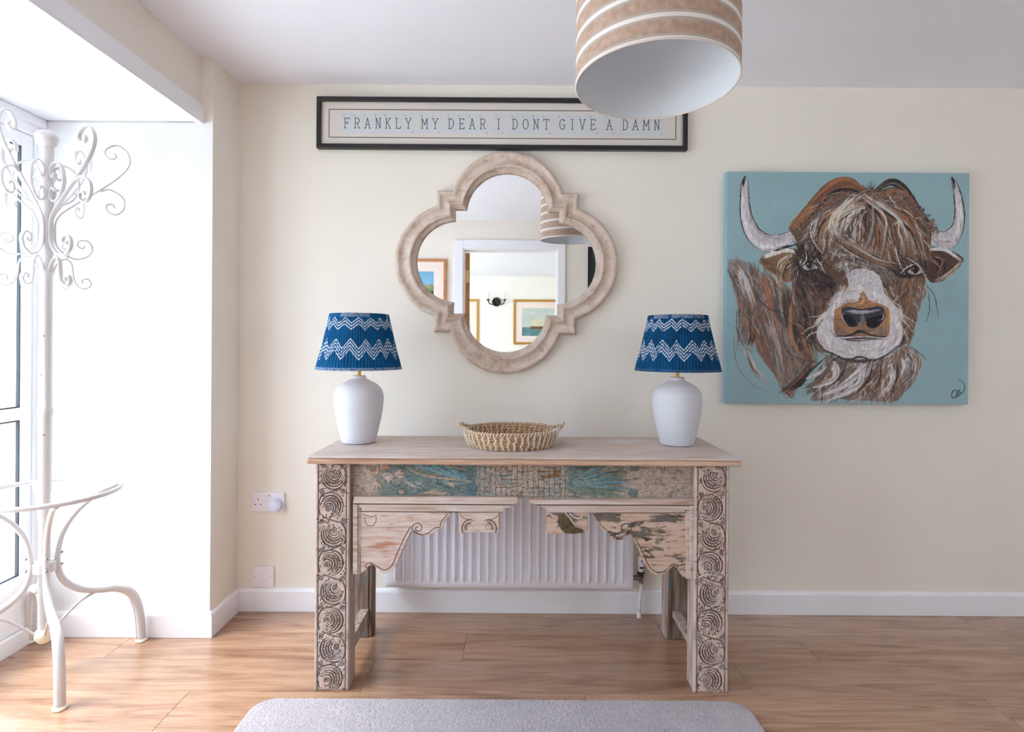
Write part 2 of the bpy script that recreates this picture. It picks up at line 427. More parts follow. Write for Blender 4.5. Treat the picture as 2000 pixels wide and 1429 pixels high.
leaf_window('fill_window', 0, .66, .77, 1.95, 0, turn=(1.87, YR - .06, 0))  # window added out of view to throw fill light on the back wall
leaf_window('window_1', -3.7, -2.61, .55, 2.05, -2.55)
leaf_window('window_2', -2.59, -1.5, .55, 2.05, -2.55)

# ------------------------------------------------------------------ console table
T = thing('console_table', 'distressed carved wooden console table with curved brackets against the back wall', 'table', (.02, 2.03, 0))
WASH = lin_arr([200, 178, 167]); TAN = lin_arr([172, 138, 116]); DARK = lin_arr([84, 62, 52]); GREY = lin_arr([120, 120, 122])
class Relief:
    def __init__(s, w, h, res):
        s.w = w; s.hh = h; s.nx = int(round(w / res)) + 1; s.ny = int(round(h / res)) + 1; s.res = res
        s.h = np.zeros((s.ny, s.nx)); s.col = np.zeros((s.ny, s.nx, 3)) ; s.cm = np.zeros((s.ny, s.nx))
    def stroke(s, pts, w, h, col=None, taper=False, neg=False):
        pts = np.array(pts, float); seg = np.linalg.norm(np.diff(pts, axis=0), axis=1); Lc = np.concatenate([[0], np.cumsum(seg)])
        n = max(2, int(Lc[-1] / (s.res * .9))); t = np.linspace(0, Lc[-1], n)
        X = np.interp(t, Lc, pts[:, 0]); Z = np.interp(t, Lc, pts[:, 1])
        for i in range(n):
            ww = w * (1 if not taper else (.25 + .75 * math.sin(PI * min(1, (i + .5) / n)))); R = int(2.2 * ww / s.res) + 1
            ci = int(round(X[i] / s.res)); cj = int(round(Z[i] / s.res))
            x0, x1, z0, z1 = max(0, ci - R), min(s.nx, ci + R + 1), max(0, cj - R), min(s.ny, cj + R + 1)
            if x0 >= x1 or z0 >= z1: continue
            gx = np.arange(x0, x1) * s.res - X[i]; gz = np.arange(z0, z1)[:, None] * s.res - Z[i]
            e = np.exp(-((gx * gx + gz * gz) / ww ** 2) ** 1.3)
            sl = s.h[z0:z1, x0:x1]
            if neg: np.minimum(sl, -h * e, out=sl)
            else: np.maximum(sl, h * e, out=sl)
            if col is not None:
                k = (e * .9)[..., None]; s.col[z0:z1, x0:x1] = s.col[z0:z1, x0:x1] * (1 - k) + np.array(col) * k
                s.cm[z0:z1, x0:x1] = np.maximum(s.cm[z0:z1, x0:x1], e)
    def spiral(s, cx, cz, r0, r1, turns, a0, sgn, w, h, **k):
        n = 60; s.stroke([(cx + (r0 + (r1 - r0) * (i / n)) * math.cos(a0 + sgn * 2 * PI * turns * i / n), cz + (r0 + (r1 - r0) * (i / n)) * math.sin(a0 + sgn * 2 * PI * turns * i / n)) for i in range(n + 1)], w, h, **k)
wood_attr = attr_mat('weathered_carved_wood', .75, .25, 140, .35)
LEG_H = .735
def carved_leg(x0, x1, seed, side_white):
    W = x1 - x0; r = random.Random(seed); R = Relief(W, LEG_H, .00105)
    R.h += 0.0
    b = .011
    n = 8; step = LEG_H / n
    for i in range(n + 1):
        sg = 1 if i % 2 else -1
        cz = (i + .45) * step; cx = W / 2 + sg * .003; a = (PI * .25 if sg > 0 else PI * 1.2) + r.uniform(-.7, .7); rm = .0375 + r.uniform(-.003, .002)
        for k_, rr in enumerate((.0375, .0318, .0262, .0208, .0156)):
            ox = cx + (rm - rr) * .62 * math.cos(a); oz = cz + (rm - rr) * .62 * math.sin(a)
            span = r.uniform(2.9, 3.9) + .25 * k_; a0 = a + PI - span / 2 + r.uniform(-.25, .25)
            R.stroke([(ox + rr * math.cos(a0 + span * t / 30), oz + rr * 1.08 * math.sin(a0 + span * t / 30)) for t in range(31)], (.0020 - .0001 * k_) * r.uniform(.7, 1.3), .0044, taper=True)
        ox = cx + .0150 * math.cos(a); oz = cz + .0150 * math.sin(a)
        R.spiral(ox, oz, .001, .0105, 1.7, a, sg, .0012, .0042)
        for k_ in range(6):
            a1 = a + PI + (k_ - 2.5) * .38; q = .5 * sg
            R.stroke([(cx + (.012 + .020 * t / 8) * math.cos(a1 + q * t / 8), cz + (.012 + .020 * t / 8) * math.sin(a1 + q * t / 8)) for t in range(9)], .0012, .0034, taper=True)
        for (ex, ez) in ((b + .010, cz + step / 2 - .004), (W - b - .010, cz + step / 2 - .002)):
            R.spiral(ex, ez, .001, .0085, 1.6, r.uniform(0, 6), -sg, .0012, .0040)
            for q in range(3):
                a1 = r.uniform(0, 6.28); R.stroke([(ex + .010 * math.cos(a1), ez + .010 * math.sin(a1)), (ex + .019 * math.cos(a1 + .5), ez + .015 * math.sin(a1 + .5))], .0014, .0036, taper=True)
        sw = [(cx + sg * .036, cz - .030), (cx + sg * .041, cz), (cx + sg * .030, cz + .033), (cx, cz + .043), (cx - sg * .030, cz + .054)]
        R.stroke(spline(sw, 8), .0016, .0044)
    for q in range(330):
        ex = r.uniform(b, W - b); ez = r.uniform(0, LEG_H); a1 = r.uniform(0, 6.28); R.stroke([(ex, ez), (ex + .009 * math.cos(a1), ez + .009 * math.sin(a1))], .0015, .0034, taper=True)
    R.stroke([(.0105, 0), (.0105, LEG_H)], .0012, .0040); R.stroke([(W - .0105, 0), (W - .0105, LEG_H)], .0012, .0040); GR = R.h; R.h = .0052 - GR * 1.15
    nz = fbm(R.nx, R.ny, 4, 24, 5, seed); nf = fbm(R.nx, R.ny, 40, 240, 3, seed + 1)
    h = R.h + (nf - .5) * .0011 + (nz - .5) * .0012
    xs = np.linspace(0, W, R.nx); edge = np.minimum(xs, W - xs)[None, :]
    h = h - .003 * (1 - sstep(0, .0035, edge)) * (0.6 + nz)
    zz = np.linspace(0, LEG_H, R.ny)[:, None]
    h = h - .004 * (1 - sstep(0, .008, zz)) * (nz * 1.6)
    t = 1 - sstep(.0006, .0030, GR + (nf - .5) * .0030 + (nz - .5) * .0035)[..., None]; tone = .90 if seed == 11 else 1.0
    ridge = WASH * tone * (.46 + .66 * nz[..., None] + .30 * nf[..., None]); ground = tone * lin_arr([104, 80, 70]) * (.7 + .8 * nz[..., None])
    c = ground * (1 - t) + ridge * t
    n2 = fbm(R.nx, R.ny, 3, 12, 4, seed + 5); k = sstep(.58, .70, n2)[..., None] * (1 - t * .7) * .4; c = c * (1 - k) + lin_arr([105, 122, 140]) * k
    n3 = fbm(R.nx, R.ny, 4, 14, 4, seed + 9); k = sstep(.62, .72, n3)[..., None] * (1 - t * .7) * .4; c = c * (1 - k) + lin_arr([130, 72, 70]) * k
    yf = 1.855
    X = x0 + xs[None, :] + 0 * zz; V = np.stack([X, yf - h, zz + 0 * X], -1).reshape(-1, 3)
    return V, c.reshape(-1, 3), R
side_mat = wood('limewashed_leg_wood', [(.3, lin(122, 96, 80)), (.5, lin(172, 150, 138)), (.7, lin(198, 188, 186))], (26, 26, 1.6), 2.4, .75, bs=.6)
back_mat = wood('weathered_grey_brown_wood', [(.3, lin(72, 56, 46)), (.5, lin(118, 96, 82)), (.7, lin(156, 140, 130))], (26, 26, 1.8), 2.2, .8, wear=[(lin(84, 104, 108), .6, (14, 14, 8))], bs=.9)
for i, (x0, x1) in enumerate(((-.6425, -.532), (.571, .6815))):
    V, c, R = carved_leg(x0, x1, 11 + i * 7, i)
    lg = gridmesh('leg', V, R.nx, R.ny, wood_attr, T, c)
    lg.data.materials.append(side_mat)
    # the plain block behind the carved face
    bk = MB().box(x0 + .0006, x1 - .0006, 1.8555, 1.925, 0.001, LEG_H, .002)
    k = len(lg.data.vertices)
    bm = bmesh.new(); bm.from_mesh(lg.data); org = ORG[lg.name]; nv = []
    for v in bk.v: nv.append(bm.verts.new(Vector(v) - org))
    for f in bk.f:
        ff = bm.faces.new([nv[q] for q in f]); ff.material_index = 1
    # close the carved skin to the block with strips
    bm.verts.ensure_lookup_table()
    nx, ny = R.nx, R.ny; BV = list(bm.verts)
    def strip(idx, dx, flip):
        prev = None
        for q in idx:
            v = BV[q]; w2 = bm.verts.new((v.co.x + dx, 1.866 - org.y, v.co.z))
            if prev:
                vs = [prev[0], v, w2, prev[1]]; 
                ff = bm.faces.new(vs if not flip else vs[::-1]); ff.material_index = 1
            prev = (v, w2)
    strip([j * nx for j in range(0, ny, 3)], 0, False); strip([j * nx + nx - 1 for j in range(0, ny, 3)], 0, True)
    strip(list(range(0, nx, 3)), 0, True)
    bm.to_mesh(lg.data); bm.free()
# back legs
for (x0, x1) in ((-.645, -.555), (.58, .675)):
    MB().box(x0, x1, 2.185, 2.235, 0, LEG_H, .003).build('leg', back_mat, T)
    mb = MB(); xi = x1 if x0 < 0 else x0
    s_ = 1 if x0 < 0 else -1
    MB().box(min(xi, xi + s_ * .012), max(xi, xi + s_ * .012), 2.188, 2.25, 0.001, LEG_H, .003).build('leg_fillet', back_mat if x0 < 0 else side_mat, T)
# side stretchers
for xa, xb, za in ((-.585, -.553, .062), (.592, .625, .088)):
    MB().box(xa, xb, 1.9255, 2.1845, za, .11, .002).build('stretcher', side_mat, T)
# aprons at the sides and back
for xa, xb in ((-.625, -.60), (.64, .665)):
    MB().box(xa, xb, 1.9255, 2.1845, .60, LEG_H - .001, .002).build('side_apron', side_mat, T)
MB().box(-.5445, .5795, 2.19, 2.215, .62, LEG_H - .001, .002).build('back_apron', side_mat, T)

# tabletop: thick slab with stepped edge
top_mat = wood('washed_mango_wood_top', [(.25, lin(168, 136, 116)), (.42, lin(194, 172, 158)), (.58, lin(208, 194, 186)), (.8, lin(214, 206, 202))], (1.6, 22, 22), 2.6, .5,
               wear=[(lin(206, 200, 198), .60, (3, 9, 9)), (lin(158, 112, 84), .66, (2, 22, 22))], bs=.35)
edge_mat = wood('worn_table_edge', [(.3, lin(146, 110, 88)), (.48, lin(186, 148, 124)), (.7, lin(206, 182, 164))], (1.6, 44, 44), 2.4, .55, bs=.6)
ZT = .7545
MB().box(-.659, .709, 1.824, 2.248, ZT - .0062, ZT, .0025).build('tabletop', top_mat, T)
MB().box(-.662, .712, 1.821, 2.25, ZT - .0245, ZT - .0065, .006).build('edge_moulding', edge_mat, T)

# carved frieze between the legs
ZF0 = P(690, 971, 1.875)[1]; FX0, FX1 = -.5318, .5708; FH = ZT - .0248 - ZF0
R = Relief(FX1 - FX0, FH, .0014); r = random.Random(5)
nx, ny = R.nx, R.ny
n1 = fbm(nx, ny, 20, 4, 5, 31); n2 = fbm(nx, ny, 60, 14, 4, 32); n3 = fbm(nx, ny, 10, 3, 4, 33); n4 = fbm(nx, ny, 200, 30, 3, 34)
xs = np.linspace(0, 1, nx)[None, :]; zs = np.linspace(0, 1, ny)[:, None]
base = lin_arr([184, 166, 154]) * np.ones((ny, nx, 3)); 
def blend(c, col, k): k = np.clip(k, 0, 1)[..., None]; return c * (1 - k) + lin_arr(col) * k
# crop x of photo: 690..1357 -> 0..1
base = blend(base, [118, 130, 126], sstep(.05, .10, xs) * (1 - sstep(.36, .38, xs)) * sstep(.30, .45, n1))
base = blend(base, [104, 134, 142], sstep(.10, .2, xs) * (1 - sstep(.35, .38, xs)) * sstep(.48, .6, n2))
base = blend(base, [150, 154, 152], sstep(.36, .38, xs) * (1 - sstep(.60, .63, xs)) * sstep(.42, .56, n1))
base = blend(base, [192, 174, 160], sstep(.36, .38, xs) * (1 - sstep(.60, .63, xs)) * sstep(.52, .6, n2))
base = blend(base, [150, 104, 62], sstep(.535, .55, xs) * (1 - sstep(.60, .62, xs)) * sstep(.5, .58, n3) * sstep(.3, .6, zs))
base = blend(base, [122, 134, 124], sstep(.62, .64, xs) * (1 - sstep(.78, .82, xs)) * sstep(.36, .5, n1))
R.col = base
W_, H_ = FX1 - FX0, FH
BL = [lin_arr(q) for q in ([70, 128, 150], [88, 142, 158], [62, 112, 122], [100, 150, 160], [80, 112, 112])]
def fst(p, w, h, c, **k): R.stroke([(a * W_, b_ * H_) for a, b_ in p], w, h, lin_arr(c) if c is not None else None, **k)
for i in range(13):      # broad feather sweeping down to the right
    f = i / 12; x0 = .155 + f * .13; y0 = 1.05 - f * .02; x1 = .335 + r.uniform(-.02, .012)
    fst(spline([(x0, y0), ((x0 + x1) / 2 - .02, .80 + .10 * f), (x1, .50 + f * .14)], 8), .0034, .0040, [(98, 134, 148), (108, 144, 154), (88, 118, 122), (140, 146, 138), (84, 108, 110)][i % 5], taper=True)
fst(spline([(.145, 1.0), (.20, .66), (.30, .52), (.35, .50)], 8), .0030, .0050, (172, 150, 132), taper=True)
fst(spline([(.25, 1.0), (.30, .86), (.345, .80)], 8), .0028, .0048, (150, 124, 104), taper=True)
for i in range(7):       # lower dark green leaves
    fst(spline([(.16 + .02 * i, .30 + .05 * math.sin(i)), (.25, .30 + .03 * i - .1), (.345, .40 - .045 * i)], 8), .0030, .0034, [(84, 104, 102), (96, 118, 112), (120, 132, 124)][i % 3], taper=True)
for cx, cz, a0, c in ((.075, .64, 2.0, (178, 148, 128)), (.085, .78, .8, (182, 144, 120)), (.10, .60, -.6, (176, 156, 144)), (.125, .64, .2, (170, 152, 142)), (.07, .46, -1.4, (172, 150, 136))):
    for q in (-.5, 0, .5): fst([(cx, cz), (cx + .028 * math.cos(a0 + q), cz + .22 * math.sin(a0 + q))], .0040, .0044, c, taper=True)
for rr, zz_ in ((.0, .006), (.007, .004), (.013, .003)): R.stroke([(.145 * W_ + rr * math.cos(a), .17 * H_ + rr * .8 * math.sin(a)) for a in np.linspace(0, 6.3, 20)], .0034, zz_, lin_arr([176, 152, 142]) if rr < .01 else lin_arr([100, 112, 106]))
for q in range(7): fst([(.19 + q * .008, .10), (.21 + q * .014, .26 - abs(q - 3) * .05)], .0030, .0032, (162, 146, 130), taper=True)
for rr in (.004, .010, .016): R.stroke([(.352 * W_ + rr * math.cos(a), .25 * H_ + rr * math.sin(a)) for a in np.linspace(0, 6.3, 24)], .0026, .0036, lin_arr([88, 112, 124]))
for q in range(40):
    x = r.uniform(.03, .36); z = r.random(); a1 = r.uniform(0, 6.28); fst([(x, z), (x + .014 * math.cos(a1), z + .10 * math.sin(a1))], .0022, .0022, None, taper=True)
# centre: worn basket weave of little squares
for i in range(17):
    x = .375 + i * .0158
    for sgm in range(9):
        if r.random() < .72: fst([(x + r.uniform(-.001, .001), sgm / 9), (x + r.uniform(-.001, .001), (sgm + 1) / 9)], .0011, .0018, (104, 90, 80), neg=True)
for i in range(9):
    z = .06 + i * .115
    for sgm in range(16):
        if r.random() < .6: fst([(.375 + sgm * .0158, z + r.uniform(-.01, .01)), (.375 + (sgm + 1) * .0158, z + r.uniform(-.01, .01))], .0011, .0018, (110, 96, 84), neg=True)
for i in range(90):
    x = .38 + r.random() * .24; z = r.random(); a1 = r.uniform(0, 6.28)
    fst([(x, z), (x + .008 * math.cos(a1), z + .05 * math.sin(a1))], .0018, .0028, [(158, 156, 150), (176, 160, 146), (120, 136, 140), (150, 112, 74)][r.randrange(4)] if r.random() < .8 else (134, 96, 62), taper=True)
for i in range(16):      # right fan of feathers
    a = -.20 + i * .082; Ln = .19 + .04 * math.sin(i * 1.7)
    p0 = (.628, .36); p2 = (p0[0] + Ln * math.cos(a) * .95, p0[1] + Ln * math.sin(a) * 4.2)
    fst(spline([p0, ((p0[0] + p2[0]) / 2, (p0[1] + p2[1]) / 2 + .05), p2], 8), .0036, .0046, [(86, 114, 112), (98, 134, 146), (132, 124, 108), (84, 106, 102), (102, 142, 158), (112, 116, 106)][i % 6], taper=True)
for cx, cz, c in ((.672, .80, (84, 142, 172)), (.665, .76, (90, 136, 160)), (.825, .17, (82, 130, 148)), (.83, .90, (92, 120, 116))):
    for rr in (.002, .008): R.stroke([(cx * W_ + rr * 1.4 * math.cos(a), cz * H_ + rr * math.sin(a)) for a in np.linspace(0, 6.3, 16)], .0046, .0042 if rr < .004 else .003, lin_arr(c) if rr < .004 else lin_arr([104, 116, 110]))
for i in range(34):
    x = .84 + r.random() * .15; z = r.random(); a1 = r.uniform(0, 6.28)
    R.stroke([(x * W_ + .006 * math.cos(a1 + t * .5), z * H_ + .006 * math.sin(a1 + t * .5)) for t in range(6)], .0022, .0026, lin_arr([164, 148, 138]), taper=True)
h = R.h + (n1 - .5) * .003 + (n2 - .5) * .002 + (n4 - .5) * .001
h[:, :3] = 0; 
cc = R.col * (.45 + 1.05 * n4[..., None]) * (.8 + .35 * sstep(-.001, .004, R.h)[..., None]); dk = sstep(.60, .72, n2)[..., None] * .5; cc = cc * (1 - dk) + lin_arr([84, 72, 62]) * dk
X = FX0 + np.linspace(0, W_, nx)[None, :] + 0 * zs; Z = ZF0 + np.linspace(0, FH, ny)[:, None] + 0 * xs
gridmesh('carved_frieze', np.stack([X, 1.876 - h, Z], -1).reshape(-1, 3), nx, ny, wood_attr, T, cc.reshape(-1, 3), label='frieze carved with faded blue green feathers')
MB().box(FX0, FX1, 1.8795, 1.90, ZF0 - .001, ZT - .025, 0).build('frieze_board', side_mat, T)

# brackets and rails (outlines measured on the table's front plane)
pale = [(.3, lin(142, 112, 96)), (.44, lin(186, 162, 148)), (.62, lin(206, 190, 182)), (.78, lin(168, 134, 114))]
rail_mat = wood('pale_rail_wood', pale, (1.6, 26, 26), 2.4, .7, wear=[(lin(206, 198, 196), .6, (3, 14, 14))], bs=.6)
board_l = wood('pale_bracket_wood', [(.28, lin(158, 116, 94)), (.42, lin(192, 164, 150)), (.6, lin(208, 192, 186)), (.76, lin(182, 146, 126))], (4, 40, 40), 2.0, .7, wear=[(lin(176, 126, 100), .60, (5, 30, 30)), (lin(122, 96, 84), .68, (8, 70, 70))], bs=.6)
board_r = wood('mossy_bracket_wood', [(.3, lin(150, 112, 88)), (.46, lin(190, 158, 138)), (.7, lin(204, 182, 168))], (4, 34, 34), 2.0, .7, wear=[(lin(104, 94, 88), .53, (10, 34, 34)), (lin(72, 64, 58), .57, (20, 60, 60))], bs=.8)
groove = mat('dark_groove', lin(92, 68, 54), .9)
def pts(seq, Y): return [P(a, b, Y) for a, b in seq]
def frame_part(seq, y0, y1, name, m, bev=.0015, label=None):
    bm = bmesh.new(); mb = MB().prism(pts(seq, (y0 + y1) / 2 if False else y0), y0, y1)
    o = mb.build(name, m, T, label=label)
    md = o.modifiers.new('bevel', 'BEVEL'); md.width = bev; md.segments = 2; md.limit_method = 'ANGLE'; md.angle_limit = math.radians(50)
    return o
def line_tube(seq, Y, r_, name, m, dims=True, proud=.0):
    mb = MB(); q = spline(pts(seq, Y), 6) if dims else pts(seq, Y)
    mb.tube([(a, Y - proud + .0003, b) for a, b in q], r_ * 1.1, 6, up=(0, 1, 0)); o = mb.build(name, m, T, smooth=True); return o
def spiral_pts(cx, cy, r0, r1, a0, turns, n=26):
    return [(cx + (r0 + (r1 - r0) * i / n) * math.cos(a0 + 2 * PI * turns * i / n), cy + (r0 + (r1 - r0) * i / n) * math.sin(a0 + 2 * PI * turns * i / n)) for i in range(n + 1)]
# top rails, three receding mouldings
frame_part([(691, 970), (1011, 971), (1010, 982), (1003, 985), (689, 983)], 1.856, 1.8785, 'upper_rail', rail_mat)
frame_part([(1033, 975), (1357, 974), (1357, 986), (1046, 985), (1034, 981)], 1.856, 1.8785, 'upper_rail', rail_mat)
frame_part([(689, 983.5), (1003, 985.5), (994, 992), (984, 992), (983, 1000), (706, 998), (706, 992), (689, 992)], 1.8625, 1.8785, 'lower_rail', rail_mat)
frame_part([(1046, 985.5), (1357, 986.5), (1357, 996), (1338, 996), (1338, 1001), (1068, 1001), (1066, 993)], 1.8625, 1.8785, 'lower_rail', rail_mat)
for s_, (a, b, c, d) in enumerate(((689, 698, 985, 1121), (1348, 1357, 987, 1130))):
    frame_part([(a, c), (b, c), (b, d), (a, d)], 1.858, 1.8785, 'bracket_post', rail_mat)
frame_part([(698.5, 993), (705, 993), (703, 1121), (697.5, 1121)], 1.8645, 1.8785, 'bracket_post', rail_mat)
frame_part([(1339, 997), (1347.5, 997), (1347.5, 1130), (1340, 1130)], 1.8645, 1.8785, 'bracket_post', rail_mat)
OUTL = [(712, 1115), (722, 1104), (730, 1104), (738, 1113), (750, 1120), (763, 1116), (773, 1104), (783, 1081), (798, 1048), (806, 1034), (815, 1038), (830, 1046), (844, 1043), (851, 1035), (858, 1033), (866, 1026), (870, 1014), (877, 1008), (884, 1000.5)]
OUTR = [(1155, 1001.5), (1163, 1009), (1167, 1021), (1175, 1031), (1186, 1040), (1198, 1052), (1212, 1054), (1224, 1049), (1233, 1043), (1243, 1063), (1254, 1085), (1261, 1102), (1270, 1116), (1283, 1123), (1298, 1120), (1309, 1111), (1317, 1104), (1324, 1112), (1332, 1124), (1340, 1128)]
ol = [tuple(p) for p in spline(OUTL, 5)]; orr = [tuple(p) for p in spline(OUTR, 5)]
frame_part([(703, 998.5), (703, 1120)] + ol, 1.866, 1.934, 'bracket', board_l, .0012)
frame_part(orr + [(1340, 1001.5)], 1.866, 1.934, 'bracket', board_r, .0012, label='bracket with dark worn patches')
frame_part([(896, 1001), (975, 1001), (975, 1040), (896, 1040)], 1.861, 1.934, 'pendant_block', board_l, .0015)
frame_part([(1068, 1001.5), (1147, 1001.5), (1148, 1033), (1139, 1041), (1068, 1043)], 1.861, 1.934, 'pendant_block', board_r, .002, label='block with a broken mossy corner')
# carved lines
Yg = 1.8662
def inset(seq, dx, dy): return [(a + dx, b + dy) for a, b in seq]
line_tube(inset([(725, 1100), (738, 1108), (751, 1115), (762, 1110), (769, 1101), (779, 1077), (793, 1047), (803, 1030)], -1, -2), Yg, .0014, 'incised_line', groove)
line_tube(spiral_pts(816, 1031, 11.5, 2, 2.9, 1.35), Yg, .0014, 'incised_line', groove)
line_tube([(806, 1037), (822, 1044), (836, 1041), (843, 1035), (851, 1030), (859, 1029), (861, 1020), (868, 1011), (874, 1004)], Yg, .0013, 'incised_line', groove)
line_tube(spiral_pts(719, 1106, 8, 2, 5.9, -.75), Yg, .0013, 'incised_line', groove)
line_tube([(707, 1003), (714, 1006), (728, 1009), (734, 1006), (734, 1018), (727, 1026), (716, 1024), (712, 1010)], Yg, .0011, 'incised_line', groove)
for yy_ in (1029, 1069): line_tube([(705, yy_), (740, yy_ + 1), (775 if yy_ > 1050 else 800, yy_ - 1)], Yg, .0007, 'board_joint', groove)
line_tube([(703.5, 1000), (703.5, 1118)], Yg, .0012, 'incised_line', groove, False)
line_tube([(692, 984), (1003, 985.8)], 1.8615, .0011, 'incised_line', groove, False)
line_tube([(700, 998.8), (982, 1000)], 1.8645, .0010, 'incised_line', groove, False)
line_tube([(1048, 986), (1356, 987)], 1.8615, .0011, 'incised_line', groove, False)
line_tube([(1070, 1001), (1338, 1001.4)], 1.8645, .0010, 'incised_line', groove, False)
line_tube([(1339.5, 1000), (1341, 1127)], Yg, .0012, 'incised_line', groove, False)
line_tube([(1160, 1003), (1169, 1013), (1174, 1025), (1188, 1037), (1199, 1047), (1211, 1048), (1222, 1044)], Yg, .0012, 'incised_line', groove)
line_tube(spiral_pts(1222, 1032, 11.5, 7, 1.6, -1.2), Yg, .0016, 'incised_line', groove)
line_tube([(1235, 1036), (1246, 1060), (1257, 1081), (1264, 1099), (1273, 1111), (1284, 1117), (1297, 1115), (1307, 1107)], Yg, .0013, 'incised_line', groove)
line_tube(spiral_pts(1318, 1108, 9, 3, 3.2, .8), Yg, .0013, 'incised_line', groove)
for cx, sg in ((919, 1), (953, -1)):
    Yb = 1.8612
    for k_ in range(4):
        rr = 5 + k_ * 4.2
        line_tube([(cx + sg * -rr * math.cos(a) * .95, 1029 - rr * 1.0 * math.sin(a) + k_) for a in np.linspace(-.5, 1.7 if k_ else 4.4, 12)], Yb, .0017 if k_ else .0013, 'carved_leaf', groove if k_ % 2 else rail_mat, proud=.0006 if k_ % 2 == 0 else 0)
    line_tube([(cx - sg * 20, 1003), (cx - sg * 16, 1010), (cx - sg * 6, 1014), (cx + sg * 8, 1016)], Yb, .001, 'carved_leaf', groove)
moss = wood('dark_moss_patch', [(.3, lin(58, 48, 38)), (.6, lin(110, 92, 62)), (.8, lin(70, 66, 58))], (60, 60, 60), 2, .95, bs=1)
# broken corner: rough patch of exposed wood
rv = random.Random(3); vv = []; ff = []
pp = [(1090, 1005), (1104, 1004), (1112, 1012), (1118, 1022), (1124, 1030), (1140, 1034), (1139, 1040), (1118, 1042), (1104, 1041), (1096, 1034), (1090, 1022)]
q = pts(pp, 1.861); c0 = (sum(a for a, b in q) / len(q), sum(b for a, b in q) / len(q)); ring = []
vs = [(c0[0], 1.8565, c0[1])]; rings = []
for k_ in (.25, .5, .75, 1.0):
    idx = []
    for i in range(44):
        a = q[int(i / 4) % len(q)]; b = q[(int(i / 4) + 1) % len(q)]; t = (i % 4) / 4
        x = a[0] + (b[0] - a[0]) * t; z = a[1] + (b[1] - a[1]) * t
        jit = rv.uniform(-.0015, .0015) if k_ < 1 else 0
        idx.append(len(vs)); vs.append((c0[0] + (x - c0[0]) * k_ + jit, 1.8608 - (0 if k_ == 1 else rv.uniform(.0005, .0035)), c0[1] + (z - c0[1]) * k_ + jit))
    rings.append(idx)
fs = [(0, rings[0][i], rings[0][(i + 1) % 44]) for i in range(44)]
for a_, b_ in zip(rings[:-1], rings[1:]): fs += [(a_[i], b_[i], b_[(i + 1) % 44], a_[(i + 1) % 44]) for i in range(44)]
mk('broken_patch', vs, fs, moss, T, label='dark mossy patch where carving broke away')
for seq in ([(1104, 1001), (1112, 1010), (1123, 1024), (1136, 1028)], [(1112, 1003), (1128, 1012), (1140, 1006)]):
    line_tube(seq, 1.8605, .0028, 'splinter', rail_mat)

# ------------------------------------------------------------------ radiator behind the table
RD = thing('radiator', 'white ribbed panel radiator on the wall behind the table', 'radiator', (-.03, 2.36, .126))
M['rad'] = mat('radiator_enamel', lin(238, 236, 244), .28)
rx0, rx1, rz0, rz1 = -.528, .476, .126, .70; yf = 2.335; pitch = .0338
xs = []; nrib = int((rx1 - rx0 - .03) / pitch); x_start = rx0 + ((rx1 - rx0) - nrib * pitch) / 2
X = [rx0, rx0 + .004]; hgt = [-.006, 0]
for i in range(nrib):
    for t, hh in ((.24, 0), (.31, .08), (.37, .55), (.42, .93), (.5, 1), (.58, .93), (.63, .55), (.69, .08), (.76, 0)):
        X.append(x_start + (i + t) * pitch); hgt.append(hh)
X += [rx1 - .004, rx1]; hgt += [0, -.006]
Z = [(rz0, -1), (rz0 + .004, 0), (rz0 + .022, 0), (rz0 + .030, .25), (rz0 + .036, .7), (rz0 + .045, 1), (rz1 - .045, 1), (rz1 - .03, .5), (rz1 - .02, 0), (rz1, 0)]
V = []
for z, s_ in Z:
    for x, hh in zip(X, hgt):
        V.append((x, yf - (.0125 * hh * max(s_, 0) if hh > 0 else 0) + (.006 if (s_ < 0 or hh < 0) else 0), z))
gridmesh('front_panel', np.array(V), len(X), len(Z), M['rad'], RD, smooth=True)
MB().box(rx0 + .002, rx1 - .002, yf + .007, 2.398, rz0 + .004, rz1 - .002, .003).build('body', M['rad'], RD)
MB().box(rx0 - .001, rx1 + .001, yf + .004, 2.399, rz1 - .001, rz1 + .012, .002).build('top_grille', M['rad'], RD)
# valve and pipe
vx = P(1252, 1100, 2.36)[0]; zv = lambda py: P(1252, py, 2.36)[1]
VA = MB().lathe([(.006, 0), (.0125, .002), (.0145, .02), (.0145, .05), (.0135, .06), (.010, .064)], (vx, 2.36, zv(1116)), 20).build('thermostatic_valve', M['plastic'], RD, autos=40, label='white thermostatic valve head')
MB().lathe([(.0150, 0), (.0152, .008), (.013, .010)], (vx, 2.36, zv(1120)), 20).build('valve_collar', M['black'], VA, autos=40)
for zz_, ww in ((1093, .003), (1106, .009)):
    MB().box(vx - ww, vx + .002 if ww < .005 else vx + ww, 2.3444, 2.347, zv(zz_ + 1.5), zv(zz_ - 1.5)).build('scale_mark', M['black'], VA)
MB().lathe([(.006, -.028), (.009, -.026), (.009, -.016), (.007, -.014), (.0115, -.004), (.0115, .004), (.008, .006)], (vx, 2.36, zv(1126)), 16).build('valve_body', M['chrome'], RD, autos=40)
MB().tube([(vx, 2.36, zv(1128)), (vx - .02, 2.361, zv(1128)), (rx1 - .004, 2.362, zv(1128))], [.009, .010, .009], 14).build('valve_tail', M['chrome'], RD, autos=40)
MB().tube([(vx, 2.36, zv(1134)), (vx - .001, 2.36, .09), (vx - .006, 2.361, .04), (vx - .006, 2.361, .001)], .0065, 12).build('pipe', M['plastic'], RD, smooth=True)
MB().lathe([(.0095, 0), (.0095, .018), (.0075, .022)], (vx - .006, 2.361, .0005), 16).build('pipe_collar', M['plastic'], RD, autos=40)

